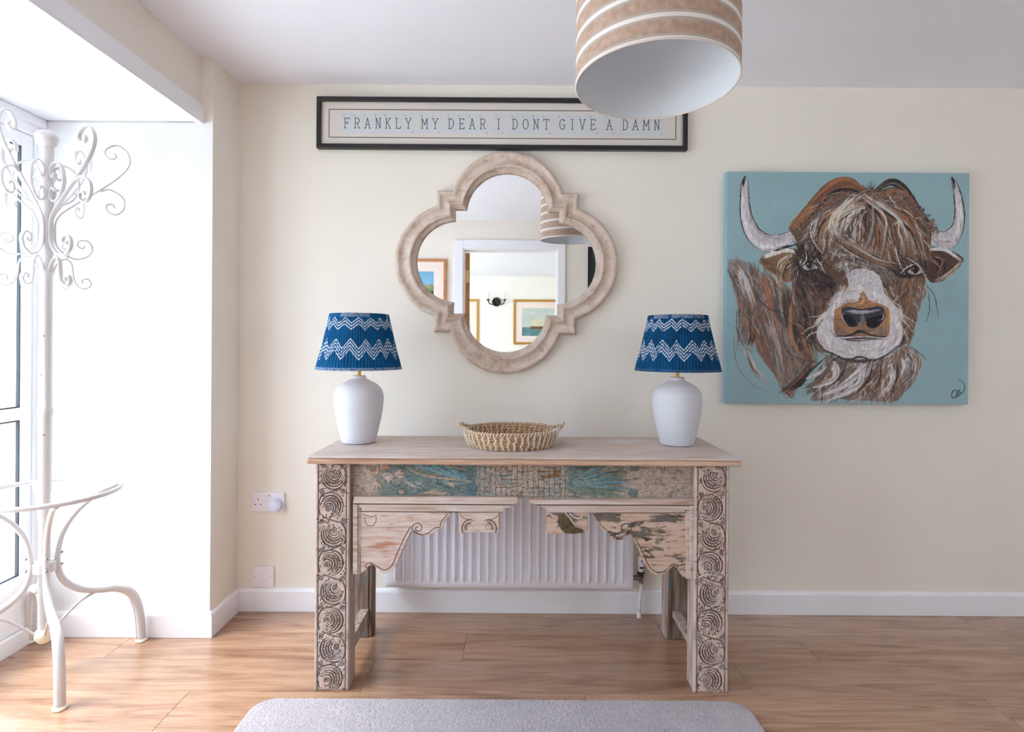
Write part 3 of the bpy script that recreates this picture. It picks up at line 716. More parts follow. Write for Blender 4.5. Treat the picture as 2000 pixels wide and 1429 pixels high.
# ------------------------------------------------------------------ lamps
ceramic = mat('matt_white_ceramic', lin(206, 206, 214), .65, spec=.3)
n_ = noise_tex(ceramic, coords(ceramic, (1, 1, 1)), 160, 3); bump(ceramic, n_, .1, .0008)
shade_mat = attr_mat('block_printed_cotton', .85, .15, 420, .25)
def make_lamp(name, label, loc, s, seed, tw):
    t = thing(name, label, 'lamp', loc, 'ceramic table lamps on the console')
    u = 1 / 539.0 * s; x, y, z = loc
    pr = [(27, 0), (31, 0.3), (32, 1.5), (35, 12), (42.6, 47), (46.2, 70), (47, 84), (46.4, 92), (43, 102), (34, 112), (23.5, 118), (15.5, 122), (13.2, 125), (13.4, 128), (12.0, 129), (10.5, 128)]
    pr = [(a * u, b * u) for a, b in spline(pr, 4)]
    MB().lathe(pr, (x, y, z + .002), 64).build('base', ceramic, t, autos=60)
    MB().lathe([(29 * u, 0), (29 * u, .0025)], (x, y, z), 40).build('base_pad', mat('grey_felt', lin(90, 88, 92), .9) if 'grey_felt' not in bpy.data.materials else bpy.data.materials['grey_felt'], t)
    MB().lathe([(3.8 * u, 127 * u), (4.2 * u, 129 * u), (3.6 * u, 131 * u), (3.6 * u, 150 * u), (7 * u, 152 * u), (7 * u, 170 * u), (3 * u, 172 * u)], (x, y, z), 20).build('stem', M['brass'], t, autos=40)
    # gathered shade
    zb, zt = 142.5 * u, 249 * u; rb, rt = 81.5 * u, 55.5 * u
    nu, nv = 900, 96; U = np.linspace(0, 1, nu, endpoint=False)[None, :]; Vv = np.linspace(0, 1, nv)[:, None]
    r_ = np.random.default_rng(seed)
    ph = np.cumsum(r_.uniform(.6, 1.4, nu)); ph = ph / ph[-1]; 
    pl = np.interp(np.linspace(0, 1, nu), np.linspace(0, 1, nu), ph)[None, :]
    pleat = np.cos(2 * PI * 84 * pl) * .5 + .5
    amp = .0022 * sstep(0.02, .1, Vv) * (1 - sstep(.90, .97, Vv)) + .0003
    rad = rb + (rt - rb) * Vv + amp * (pleat * .9 - .4) + .0012 * (sstep(.93, .935, Vv) + (1 - sstep(.03, .035, Vv)))
    rad = rad - .002 * np.sin(PI * Vv)
    A = 2 * PI * U
    tilt = tw
    X = x + rad * np.cos(A); Y = y + rad * np.sin(A); Z = z + zb + (zt - zb) * Vv + tilt * rad * np.cos(A)
    # print: rows of stitched chevrons
    wob = fbm(nu, nv, 50, 1, 2, seed + 1); wob2 = fbm(nu, nv, 120, 40, 3, seed + 2); grp = fbm(nu, nv, 16, 1, 2, seed + 3)
    kn = np.concatenate([[0], np.cumsum(r_.uniform(.62, 1.38, 36))]); kn = kn / kn[-1]; ua = np.interp(U[0], kn, np.linspace(0, 17, 37))[None, :]
    tri = np.abs((ua % 1) * 2 - 1)
    v = Vv + (grp - .5) * .03
    k = np.zeros((nv, nu))
    def lines(v0, n, dv, A_, th, ph=0, inv=1):
        tr = np.abs(((ua + ph) % 1) * 2 - 1)
        for j in range(n):
            d = np.abs(v - (v0 - j * dv + inv * A_ * (tr - .5)))
            np.maximum(k, 1 - sstep(th * .7, th * 1.5, d), out=k)
    lines(.455, 4, .060, .17, .0098)
    lines(.865, 3, .054, .10, .0092, .5, 1)
    ub = U * 30
    trb = np.abs((ub % 1) * 2 - 1)
    d = np.abs(((Vv * 14 + trb * 1.6) % .55) - .27)
    rim = (1 - sstep(.045, .05, Vv)); np.maximum(k, rim * (1 - sstep(.06, .10, d)) * (.95 if seed % 2 == 0 else .15), out=k)
    col_ = sstep(.93, .935, Vv); d2 = np.abs(((Vv * 22 + np.abs(((U * 12) % 1) * 2 - 1) * 3) % .8) - .4)
    k = np.where(np.broadcast_to(col_, k.shape) > .5, (1 - sstep(.09, .16, d2)) * .8 * (grp > .45), k)
    k = k * sstep(.28, .36, wob2)
    dk_ = 1.0 if seed % 2 == 0 else .72; b0 = lin_arr([8, 64, 108]) * dk_; b1 = lin_arr([6, 96, 148]) * dk_; b2 = lin_arr([10, 40, 76]) * dk_
    q_ = fbm(nu, nv, 60, 6, 4, seed + 4)[..., None]
    herr = (np.abs(((ua * 3) % 1) * 2 - 1) * .5 + Vv * 26) % 1
    c = b0 * (1 - q_) + b1 * q_; c = c * (1 - .35 * (sstep(.4, .6, herr)[..., None])) + b2 * .35 * sstep(.4, .6, herr)[..., None]
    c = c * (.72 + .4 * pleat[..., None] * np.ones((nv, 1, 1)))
    c = c * (1 - k[..., None]) + lin_arr([206, 214, 224]) * k[..., None]
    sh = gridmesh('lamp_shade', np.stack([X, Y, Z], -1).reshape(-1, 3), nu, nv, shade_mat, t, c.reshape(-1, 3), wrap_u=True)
    lining = MB().lathe([(rb - .0032, zb + .001), (rt - .0032, zt - .001)], (x, y, z), 64, cap=False).build('lining', M['paper'], sh, smooth=True)
    mb = MB()
    for rr, zz_ in ((rb - .0015, zb + .001), (rt - .0015, zt - .001)):
        mb.tube([(x + rr * math.cos(a), y + rr * math.sin(a), z + zz_ + tilt * rr * math.cos(a)) for a in np.linspace(0, 2 * PI, 65)], .0016, 6, cap=False)
    mb.tube([(x - rt + .003, y, z + zt - .02), (x, y, z + zt - .022), (x + rt - .003, y, z + zt - .02)], .0012, 6)
    mb.tube([(x, y, z + 170 * u), (x, y, z + zt - .02)], .002, 6)
    mb.build('shade_ring', M['brass'], sh, smooth=True)
    return t
lx, _ = P(702, 863, 2.10)
make_lamp('table_lamp', 'white urn table lamp left of the mirror, blue zigzag shade with white striped hem', (lx, 2.09, ZT), 1.0, 40, 0.0)
lx2, _ = P(1320.5, 866, 2.10)
make_lamp('table_lamp', 'white urn table lamp beside the bull painting, darker blue zigzag shade with plain hem', (lx2, 2.09, ZT), 1.005, 51, 0.0)
# right lamp's flex lying on the table behind it
fx = lx2 + .04
tag(MB().tube(spline([(fx, 2.13, ZT + .004), (fx + .03, 2.17, ZT + .005), (fx + .05, 2.20, ZT + .0045), (fx + .035, 2.245, ZT + .004), (fx + .03, 2.262, ZT - .01), (fx + .03, 2.265, ZT - .2), (fx + .03, 2.28, .5)], 6), .0028, 8).build('lamp_cord', M['plastic'], smooth=True),
    'thin white flex trailing behind the right table lamp', 'cord')

# ------------------------------------------------------------------ woven tray
B = thing('woven_tray', 'round seagrass tray with white stitching and two handles on the table', 'tray', (P(998, 870, 2.06)[0], 2.06, ZT))
bx, by = P(998, 870, 2.06)[0], 2.06
grass = wood('seagrass_coil', [(.3, lin(128, 88, 52)), (.5, lin(176, 134, 92)), (.75, lin(204, 170, 130))], (30, 30, 200), 2, .8, bs=.8)
white_y = mat('white_twine', lin(232, 226, 218), .8)
NC = 6; CH = .0098; er = .88
def coil_r(i): return .150 + .0035 * i + (0 if i else -.002)
def lift(a, i):
    g = math.exp(-((math.atan2(math.sin(a), math.cos(a))) / .26) ** 2) + math.exp(-((math.atan2(math.sin(a - PI), math.cos(a - PI))) / .26) ** 2)
    return g
def coil_pt(a, i, dr=0, dz=0):
    g = lift(a, i) if i >= NC - 1 else 0
    sq = .014 if i == NC - 1 else .018
    rr = coil_r(i) + dr + g * .020
    zz_ = ZT + .0068 + i * CH + dz + g * (.022 if i >= NC - 1 else 0)
    return (bx + rr * math.cos(a), by + rr * er * math.sin(a), zz_)
for i in range(NC):
    MB().tube([coil_pt(a, i) for a in np.linspace(0, 2 * PI, 97)], .0056, 8, cap=False).build('coil', grass, B, smooth=True)
mb = MB()
for k_ in range(12):
    rr = .146 - k_ * .0118
    mb.tube([(bx + rr * math.cos(a), by + rr * er * math.sin(a), ZT + .0066) for a in np.linspace(0, 2 * PI, 49)], .0056, 6, cap=False)
o = mb.build('woven_base', grass, B, smooth=True); o['kind'] = 'stuff'
for i in range(NC):
    mb = MB(); NS = 46; dense = i == NC - 1
    for s_ in range(NS * (1 if not dense else 2)):
        a = 2 * PI * (s_ + .3 * random.random()) / (NS * (1 if not dense else 2)); da = .046 if not dense else .026
        near = lift(a, i) > .25 and i == NC - 1
        # leftmost side of the tray is wrapped solid white
        for sgn in ((1, -1) if not dense else (1,)):
            q = []
            for t in np.linspace(-1.25, 1.25, 5):
                ang = t; q.append(coil_pt(a + sgn * da * t * .55, i, dr=.0064 * math.cos(ang), dz=.0064 * math.sin(ang)))
            mb.tube(q, .00165, 4)
        q = [coil_pt(a - da * t * .55, i, dr=-.0064 * math.cos(t), dz=.0064 * math.sin(t)) for t in np.linspace(-1.25, 1.25, 4)]
        mb.tube(q, .00165, 4)
    st = mb.build('stitching', white_y, B, smooth=True); st['kind'] = 'stuff'

# ------------------------------------------------------------------ mirror
mcx, mcz = P(989, 511, 2.355); u = 2.355 / F
MI = thing('quatrefoil_mirror', 'quatrefoil mirror in a chunky limewashed wooden frame between the lamps', 'mirror', (mcx, 2.37, mcz))
def quarter(Rr, cen, a_st, a_en, corner, n):
    """top lobe from its right notch to its left notch"""
    return [(Rr * math.cos(a), cen + Rr * math.sin(a)) for a in np.linspace(a_st, a_en, n)]
def loop(Rr, cen, notch, cor, n=28):
    """notch=(x,z) concave vertex of the top lobe at right; cor=corner coordinate"""
    a0 = math.atan2(notch[1] - cen, notch[0]); lobe = [(Rr * math.cos(a), cen + Rr * math.sin(a)) for a in np.linspace(a0, PI - a0, n)]
    seg = [(cor, notch[1])]; 
    out = []
    for k_ in range(4):
        c, s_ = round(math.cos(k_ * PI / 2)), round(math.sin(k_ * PI / 2))
        # corner first (top right), subdivided edges, then the lobe
        e = []
        cr = (cor, cor)
        p_prev = (notch[1], notch[0])       # end of right lobe, mirrored notch
        for t in np.linspace(0, 1, 5)[1:]: e.append((p_prev[0] + (cr[0] - p_prev[0]) * t, p_prev[1] + (cr[1] - p_prev[1]) * t))
        for t in np.linspace(0, 1, 5)[1:-1]: e.append((cr[0] + (notch[0] - cr[0]) * t, cr[1] + (notch[1] - cr[1]) * t))
        for (a, b) in e + lobe: out.append((a * c - b * s_, a * s_ + b * c))
    return out
outer = loop(112, 105.5, (106, 137), 138.5)
inner = loop(79.5, 95.5, (78, 101), 101.5)
tl = .014; outer = [((a * math.cos(tl) + b * math.sin(tl)) * 1.014, (b * math.cos(tl) - a * math.sin(tl)) * 1.010) for a, b in outer]
inner = [((a * math.cos(tl) + b * math.sin(tl)) * 1.014, (b * math.cos(tl) - a * math.sin(tl)) * 1.010) for a, b in inner]
# profile across the frame: (t, height above wall)
prof = [(0, .002), (0, .020), (.03, .028), (.10, .034), (.16, .035), (.22, .0335), (.30, .029), (.40, .0275), (.50, .0285), (.58, .031), (.64, .036), (.70, .0385), (.76, .037), (.80, .030), (.86, .026), (.94, .023), (1.0, .018), (1.0, .010)]
V = []; n = len(outer)
for t, hh in prof:
    for (a, b), (c, d) in zip(outer, inner):
        V.append((mcx + (a + (c - a) * t) * u, YB - hh * 1.15, mcz + (b + (d - b) * t) * u))
fr_mat = wood('limewashed_mirror_frame', [(.25, lin(162, 132, 114)), (.45, lin(198, 177, 162)), (.65, lin(210, 196, 186))], (9, 9, 9), 3.0, .8, wear=[(lin(140, 112, 92), .66, (30, 30, 30))], bs=.7)
Vn = np.array(V); 
for q in range(len(Vn)): Vn[q, 1] += (noise.noise(Vector(Vn[q]) * 30)) * .0012
fo = gridmesh('frame', Vn, n, len(prof), fr_mat, MI, wrap_u=True, smooth=True, flip=True)
fo.data.set_sharp_from_angle(angle=math.radians(38))
V = [(mcx + a * u * 1.02, YB - .0125, mcz + b * u * 1.02) for a, b in inner]
mk('mirror_glass', V + [(v[0], YB - .0085, v[2]) for v in V], [tuple(range(n))] + [tuple(range(2 * n - 1, n - 1, -1))] + [(i, i + n, (i + 1) % n + n, (i + 1) % n) for i in range(n)], M['mirror'], MI)
bm = bmesh.new(); g_ = bpy.data.objects['mirror_glass']; bm.from_mesh(g_.data); bmesh.ops.recalc_face_normals(bm, faces=bm.faces); bm.to_mesh(g_.data); bm.free()

# ------------------------------------------------------------------ framed print with letters
YFp = 2.376
FR = thing('framed_print', 'long black framed print reading FRANKLY MY DEAR I DONT GIVE A DAMN above the mirror', 'picture', (0, 2.39, 1.93))
def rot(px, py, cx=980, cy=242, a=-.0055):
    dx, dy = px - cx, py - cy; return (cx + dx * math.cos(a) - dy * math.sin(a), cy + dx * math.sin(a) + dy * math.cos(a))
def PF(px, py, Y=YFp): return P(px, py, Y)
x0, z1 = P(618, 187.5, YFp); x1, z0 = P(1343.5, 293, YFp); fw = .0185
MB().box(x0, x1, YFp, YB - .001, z1 - fw, z1, .002).build('frame_side', M['black'], FR)
MB().box(x0, x1, YFp, YB - .001, z0, z0 + fw, .002).build('frame_side', M['black'], FR)
MB().box(x0, x0 + fw, YFp + .0002, YB - .001, z0 + fw, z1 - fw, .002).build('frame_side', M['black'], FR)
MB().box(x1 - fw, x1, YFp + .0002, YB - .001, z0 + fw, z1 - fw, .002).build('frame_side', M['black'], FR)
MB().box(x0 + fw - .003, x1 - fw + .003, 2.388, 2.392, z0 + fw - .003, z1 - fw + .003).build('mount', M['paper'], FR)
ax0, az1 = x0 + .0475, z1 - .0475; ax1, az0 = x1 - .0455, z0 + .046
ln = mat('brown_line', lin(78, 58, 52), .8); mb = MB(); q = .0032
mb.box(ax0, ax1, 2.3876, 2.388, az1 - q, az1); mb.box(ax0, ax1, 2.3876, 2.388, az0, az0 + q)
mb.box(ax0, ax0 + q, 2.3876, 2.388, az0 + q, az1 - q); mb.box(ax1 - q, ax1, 2.3876, 2.388, az0 + q, az1 - q)
mb.build('border_line', ln, FR)
tile = mat('pale_blue_print', lin(226, 221, 224), .8)
words_px = [('FRANKLY', [677.5, 697.5, 717.5, 738.7, 758, 778, 797.5]), ('MY', [829, 850]), ('DEAR', [881, 902, 922, 943]), ('I', [974]), ('DONT', [1006, 1026.6, 1047, 1067]),
            ('GIVE', [1098, 1118, 1137.4, 1158.4]), ('A', [1190]), ('DAMN', [1221.4, 1241, 1262, 1283])]
# slab-serif strokes on a 10 x 20 box, origin lower left
def arc(cx, cy, rx, ry, a0, a1, n=10): return [(cx + rx * math.cos(a), cy + ry * math.sin(a)) for a in np.linspace(math.radians(a0), math.radians(a1), n)]
GL = {
 'F': [[(1.5, 0), (1.5, 20)], [(0, 20), (10, 20), (10, 17)], [(1.5, 10.5), (7, 10.5)], [(7, 12), (7, 9)], [(0, 0), (4, 0)]],
 'R': [[(1.5, 0), (1.5, 20)], [(0, 20), (5.5, 20)] + arc(5.5, 15, 4, 5, 90, -90) + [(1.5, 10)], [(5.5, 10), (9, 0), (11, 0)], [(0, 0), (3.5, 0)]],
 'A': [[(1, 0), (5.5, 20), (10, 0)], [(2.6, 7), (8.4, 7)], [(-.8, 0), (2.8, 0)], [(8.2, 0), (11.8, 0)], [(4, 20), (5.5, 20)]],
 'N': [[(1.5, 0), (1.5, 20), (9, 0), (9, 20)], [(-.2, 20), (1.5, 20)], [(-.2, 0), (3.2, 0)], [(7.4, 20), (10.6, 20)]],
 'K': [[(1.5, 0), (1.5, 20)], [(0, 20), (3.4, 20)], [(0, 0), (3.4, 0)], [(9, 20), (1.5, 9)], [(4, 12.5), (9.5, 0)], [(7.4, 20), (10.6, 20)], [(8, 0), (11.4, 0)]],
 'L': [[(1.5, 20), (1.5, 0)], [(0, 20), (3.4, 20)], [(0, 0), (9.5, 0), (9.5, 4)]],
 'Y': [[(.5, 20), (5.2, 9.5), (10, 20)], [(5.2, 9.5), (5.2, 0)], [(-1, 20), (2.4, 20)], [(8.4, 20), (11.4, 20)], [(3.4, 0), (7, 0)]],
 'M': [[(0.6, 0), (0.6, 20), (5.5, 7), (10.4, 20), (10.4, 0)], [(-.8, 20), (.6, 20)], [(10.4, 20), (11.8, 20)], [(-.9, 0), (2.2, 0)], [(8.9, 0), (12, 0)]],
 'D': [[(1.5, 0), (1.5, 20)], [(0, 20), (4, 20)] + arc(4, 10, 6, 10, 90, -90, 14) + [(0, 0)]],
 'E': [[(1.5, 0), (1.5, 20)], [(0, 20), (9.5, 20), (9.5, 17)], [(1.5, 10.3), (7, 10.3)], [(7, 12), (7, 8.6)], [(0, 0), (9.8, 0), (9.8, 3.4)]],
 'I': [[(5, 0), (5, 20)], [(3, 20), (7, 20)], [(3, 0), (7, 0)]],
 'O': [arc(5.2, 10, 5.2, 10, 0, 360, 24)],
 'T': [[(5.2, 0), (5.2, 20)], [(-.6, 16.6), (-.6, 20), (11, 20), (11, 16.6)], [(3.4, 0), (7, 0)]],
 'G': [arc(5.4, 10, 5.2, 10, 40, 320, 20) + [(9.6, 9), (6.2, 9)], [(9.6, 9), (9.6, 2)], [(9.4, 16), (9.4, 19.5)]],
 'V': [[(.5, 20), (5.2, 0), (10, 20)], [(-1, 20), (2.4, 20)], [(8.4, 20), (11.4, 20)]],
}
ink = mat('dark_ink', lin(52, 54, 62), .8)
def glyph(mb, ch, gx, gz, sc_, wd, Y):
    for st in GL[ch]:
        for (a, b), (c, d) in zip(st[:-1], st[1:]):
            p = Vector((gx + (a - 5.2) * sc_, gz + b * sc_)); q = Vector((gx + (c - 5.2) * sc_, gz + d * sc_)); t = (q - p)
            if t.length < 1e-6: continue
            t.normalize(); nn = Vector((-t.y, t.x)) * wd / 2; p2 = p - t * wd * .35; q2 = q + t * wd * .35
            mb.add([(p2.x - nn.x, Y, p2.y - nn.y), (q2.x - nn.x, Y, q2.y - nn.y), (q2.x + nn.x, Y, q2.y + nn.y), (p2.x + nn.x, Y, p2.y + nn.y)], [(0, 1, 2, 3)])
def sp_(px, py): a, b = rot(px, py, a=+.000); return P(a, b, 2.3875)
for wd_, xs_ in words_px:
    xa = P(xs_[0] - 13, 240, 2.3875)[0]; xb = P(xs_[-1] + 13, 240, 2.3875)[0]
    zt_ = P((xs_[0]), 219.5 - 0.0, 2.3875)[1]; 
    zmid = P(xs_[0], 241.5, 2.3875)[1]
    zc = .5 * (z0 + z1) + .0005
    tl = MB().box(xa, xb, 2.3878, 2.3881, zc - .043, zc + .046).build('letter_tile', tile, FR)
    mb2 = MB()
    for ch, px_ in zip(wd_, xs_):
        gx = P(px_, 241, 2.3875)[0]
        mb = MB(); glyph(mb, ch, gx, zc - .0205, .00205, .0030, 2.3876); mb.build('letter', ink, FR)
        glyph(mb2, ch, gx - .0115, zc + .0285, .00031, .0010, 2.3876)
    mb2.box(xb - .012, xb - .0095, 2.3875, 2.3878, zc - .040, zc - .035)
    sl_ = mb2.build('small_lettering', ink, FR); sl_['kind'] = 'stuff'
MB().box(x0 + fw - .002, x1 - fw + .002, 2.3815, 2.383, z0 + fw - .002, z1 - fw + .002).build('glazing', M['glass'], FR)

# ------------------------------------------------------------------ painting of a highland bull
GX, GY = 620, 602
S = GX / 1340.0
BGC = np.array([143., 174., 181.]); img = np.ones((GY, GX, 3)) * BGC
nb = fbm(GX, GY, 6, 6, 5, 77); img += (nb[..., None] - .5) * 16
pr_ = random.Random(21)
def dab(x, y, r, col, al):
    R_ = r + 1; x0, x1, y0, y1 = max(0, int(x - R_)), min(GX, int(x + R_) + 2), max(0, int(y - R_)), min(GY, int(y + R_) + 2)
    if x0 >= x1 or y0 >= y1: return
    gx = np.arange(x0, x1) - x; gy = np.arange(y0, y1)[:, None] - y
    k = np.clip(r + .5 - np.sqrt(gx * gx + gy * gy), 0, 1)[..., None] * al
    img[y0:y1, x0:x1] = img[y0:y1, x0:x1] * (1 - k) + col * k
def st(ptsl, w, col, al=.85, taper=(.3, .1), jit=0, dry=0.):
    p = np.array(spline(ptsl, 10)); p = (p - np.array([92., 70.])) * S
    seg = np.linalg.norm(np.diff(p, axis=0), axis=1); Lc = np.concatenate([[0], np.cumsum(seg)]); ww = w * S / 2
    n = max(3, int(Lc[-1] / max(.45, ww * .55))); t = np.linspace(0, Lc[-1], n)
    X = np.interp(t, Lc, p[:, 0]); Y = np.interp(t, Lc, p[:, 1]); col = np.array(col, float)
    for i in range(n):
        if dry and pr_.random() < dry: continue
        f = i / (n - 1); a = taper[0] + (1 - taper[0]) * min(1, f / .25) if f < .25 else (taper[1] + (1 - taper[1]) * (1 - f) / .75 * 1.6 if f > .375 else 1)
        dab(X[i], Y[i], max(.42, ww * min(1, a)), col, al)
def poly(pl, col, al=1.0, noisy=10):
    p = [tuple(q) for q in (np.array(spline(list(pl) + [pl[0]], 6)) - np.array([92., 70.])) * S]
    xs = [q[0] for q in p]; ys = [q[1] for q in p]
    x0, x1, y0, y1 = max(0, int(min(xs))), min(GX, int(max(xs)) + 2), max(0, int(min(ys))), min(GY, int(max(ys)) + 2)
    gx, gy = np.meshgrid(np.arange(x0, x1), np.arange(y0, y1)); ins = np.zeros(gx.shape, bool)
    for i in range(len(p)):
        xa, ya = p[i]; xb, yb = p[(i + 1) % len(p)]
        if ya == yb: continue
        c = ((ya > gy) != (yb > gy)) & (gx < (xb - xa) * (gy - ya) / (yb - ya) + xa); ins ^= c
    k = ins[..., None] * al; cc = np.array(col, float) + (nb[y0:y1, x0:x1, None] - .5) * noisy * 3
    img[y0:y1, x0:x1] = img[y0:y1, x0:x1] * (1 - k) + cc * k
BR = [(122, 82, 58), (150, 96, 66), (96, 66, 50), (176, 108, 70), (138, 112, 94), (84, 72, 68)]
GRY = [(150, 142, 140), (112, 104, 104), (186, 180, 178), (92, 84, 82)]
WH = [(214, 208, 208), (228, 222, 214), (196, 190, 194)]
DK = [(46, 36, 38), (34, 28, 32), (62, 46, 42)]
def J(p, s): return (p[0] + pr_.uniform(-s, s), p[1] + pr_.uniform(-s, s))
def hair(a, m_, b, n, sp, w, cols, al=.8, dry=0.1, se=None):
    for i in range(n):
        st([J(a, sp if se is None else se), J(m_, sp), J(b, sp)], w * pr_.uniform(.5, 1.4), pr_.choice(cols), al * pr_.uniform(.6, 1), dry=dry)
def inside(pl, x, y):
    c = False
    for i in range(len(pl)):
        (xa, ya), (xb, yb) = pl[i], pl[(i + 1) % len(pl)]
        if (ya > y) != (yb > y) and x < (xb - xa) * (y - ya) / (yb - ya) + xa: c = not c
    return c
def scumble(pl, n, ang, ln, w, cols, al=.6, curl=0):
    xs = [q[0] for q in pl]; ys = [q[1] for q in pl]
    for i in range(n):
        x = pr_.uniform(min(xs), max(xs)); y = pr_.uniform(min(ys), max(ys))
        if not inside(pl, x, y): continue
        a = (ang(x, y) if callable(ang) else ang) + pr_.gauss(0, .3); l = ln * pr_.uniform(.5, 1.4); cv = pr_.uniform(-1, 1) * curl
        st([(x - l / 2 * math.cos(a), y - l / 2 * math.sin(a)), (x - cv * math.sin(a), y + cv * math.cos(a)), (x + l / 2 * math.cos(a), y + l / 2 * math.sin(a))], w * pr_.uniform(.4, 1.5), pr_.choice(cols), al * pr_.uniform(.5, 1), dry=.15)
# shoulder and neck, loose washes
poly([(96, 570), (150, 560), (230, 590), (300, 640), (430, 700), (520, 900), (600, 1100), (520, 1230), (450, 1325), (400, 1260), (330, 1080), (250, 900), (210, 1040), (170, 980), (150, 820), (110, 680)], (140, 120, 108), .6, 16)
hair((130, 590), (200, 800), (190, 1050), 40, 42, 16, GRY + BR, .5)
hair((220, 620), (290, 850), (380, 1150), 60, 50, 16, BR + GRY, .5)
hair((330, 680), (400, 950), (440, 1270), 60, 48, 16, BR + GRY[:2], .55)
hair((430, 760), (500, 1000), (560, 1150), 50, 46, 16, BR + DK[2:], .55)
hair((250, 950), (300, 1080), (410, 1270), 22, 20, 10, [(176, 112, 78), (130, 96, 80)], .6)
hair((190, 1050), (250, 1180), (320, 1260), 12, 12, 8, [(150, 128, 112), (196, 188, 184), (92, 78, 70)], .6)
hair((230, 900), (240, 980), (225, 1050), 12, 18, 12, [(190, 110, 66), (120, 70, 50), (60, 44, 42)], .7)
hair((380, 860), (420, 1000), (450, 1100), 14, 14, 9, GRY[:1] + [(86, 90, 98)], .7)
hair((150, 620), (180, 680), (220, 800), 12, 24, 8, WH, .5)
hair((400, 1280), (440, 1320), (470, 1300), 10, 18, 8, [(170, 110, 76), (110, 80, 66)], .7)
for i in range(3): st([(130, 980 + i * 10), (150, 1150), (230, 1260), (320, 1305)], 3, (120, 128, 126), .6)
# chest and beard
poly([(640, 1090), (760, 1130), (980, 1100), (1080, 1040), (1150, 1120), (1130, 1240), (1080, 1300), (1020, 1355), (860, 1350), (700, 1340), (560, 1350), (620, 1250)], (120, 96, 84), .85, 16)
hair((700, 1120), (640, 1230), (540, 1300), 40, 34, 14, [(70, 58, 54), (100, 80, 70), (150, 140, 136)], .7)
hair((860, 1140), (820, 1240), (640, 1345), 50, 40, 16, WH + GRY, .75)
hair((940, 1140), (900, 1250), (780, 1340), 46, 40, 13, BR + GRY + WH[:1], .65)
hair((1010, 1120), (1000, 1230), (960, 1330), 40, 36, 12, WH + BR, .65)
hair((1080, 1070), (1100, 1180), (1040, 1300), 40, 34, 12, BR + GRY + WH[:1], .65)
hair((1110, 1060), (1150, 1150), (1120, 1260), 16, 20, 8, [(176, 150, 124), (120, 84, 64), (200, 190, 180)], .6)
hair((690, 1150), (700, 1230), (600, 1280), 16, 22, 16, WH, .8)
hair((560, 1150), (500, 1240), (400, 1310), 20, 24, 10, DK + BR[:2], .6)
# ears
poly([(272, 565), (310, 525), (400, 502), (480, 515), (475, 640), (430, 690), (370, 655), (300, 610)], (140, 100, 70), 1, 16)
hair((470, 540), (400, 600), (400, 670), 26, 28, 9, [(176, 120, 66), (92, 66, 52), (196, 180, 160), (70, 50, 44)], .75)
hair((300, 545), (390, 510), (470, 520), 18, 11, 12, WH, .85)
hair((280, 570), (330, 600), (390, 640), 14, 16, 7, [(150, 96, 56), (100, 70, 50)], .8)
poly([(1195, 490), (1290, 488), (1385, 535), (1396, 570), (1335, 640), (1265, 682), (1200, 660)], (84, 56, 48), 1, 12)
hair((1215, 540), (1280, 580), (1250, 650), 26, 26, 9, [(60, 40, 38), (130, 84, 66), (160, 110, 90), (40, 30, 32)], .75)
hair((1210, 500), (1300, 500), (1385, 560), 20, 9, 10, WH + GRY[:1], .85)
hair((1385, 570), (1320, 640), (1250, 680), 14, 10, 6, [(150, 118, 96), (196, 180, 160)], .7)
# horns
HL = [(188, 92), (166, 150), (163, 300), (186, 410), (236, 482), (300, 517), (400, 502), (500, 458), (520, 380), (430, 408), (350, 428), (290, 410), (243, 352), (216, 250), (204, 120)]
poly(HL, (196, 188, 196), 1, 8)
st([(175, 180), (180, 320), (215, 430), (290, 490), (380, 480), (480, 440)], 26, (222, 216, 222), .8); st([(205, 250), (232, 350), (280, 415), (350, 440), (440, 425)], 12, (160, 150, 156), .7)
st([(188, 95), (168, 150), (164, 300), (187, 410), (238, 484), (302, 518), (330, 520)], 6, (40, 36, 44), .9)
st([(195, 100), (205, 130), (214, 250), (243, 350), (290, 408), (350, 428), (440, 404), (520, 375)], 6, (46, 42, 48), .9); st([(190, 95), (182, 120), (178, 160)], 16, (34, 30, 34), .9)
st([(350, 515), (420, 490), (500, 470)], 14, (40, 34, 36), .9)
HR = [(1330, 88), (1352, 110), (1378, 180), (1401, 290), (1396, 390), (1362, 468), (1330, 490), (1250, 480), (1170, 440), (1160, 355), (1230, 385), (1290, 395), (1335, 370), (1352, 290), (1345, 190)]
poly(HR, (188, 180, 186), 1, 8)
st([(1352, 160), (1378, 290), (1368, 390), (1320, 440), (1220, 430)], 26, (214, 208, 214), .8); st([(1190, 400), (1230, 440), (1260, 460)], 14, (170, 160, 160), .7)
st([(1334, 90), (1362, 130), (1385, 190), (1403, 290), (1396, 392), (1362, 468), (1335, 490)], 6, (36, 32, 40), .9)
st([(1328, 95), (1344, 190), (1351, 290), (1336, 366), (1292, 394), (1240, 392), (1160, 350)], 6, (46, 40, 44), .9); st([(1332, 92), (1345, 130), (1348, 170)], 13, (34, 30, 34), .9)
scumble(HL, 260, lambda x, y: 1.4 if x < 240 else .15, 40, 6, [(214, 208, 214), (176, 168, 178), (150, 142, 152), (226, 220, 222)], .45, 5)
scumble(HR, 260, lambda x, y: 1.6 if x > 1330 else .2, 40, 6, [(208, 202, 206), (170, 162, 170), (150, 140, 146), (222, 216, 218), (140, 110, 96)], .45, 5)
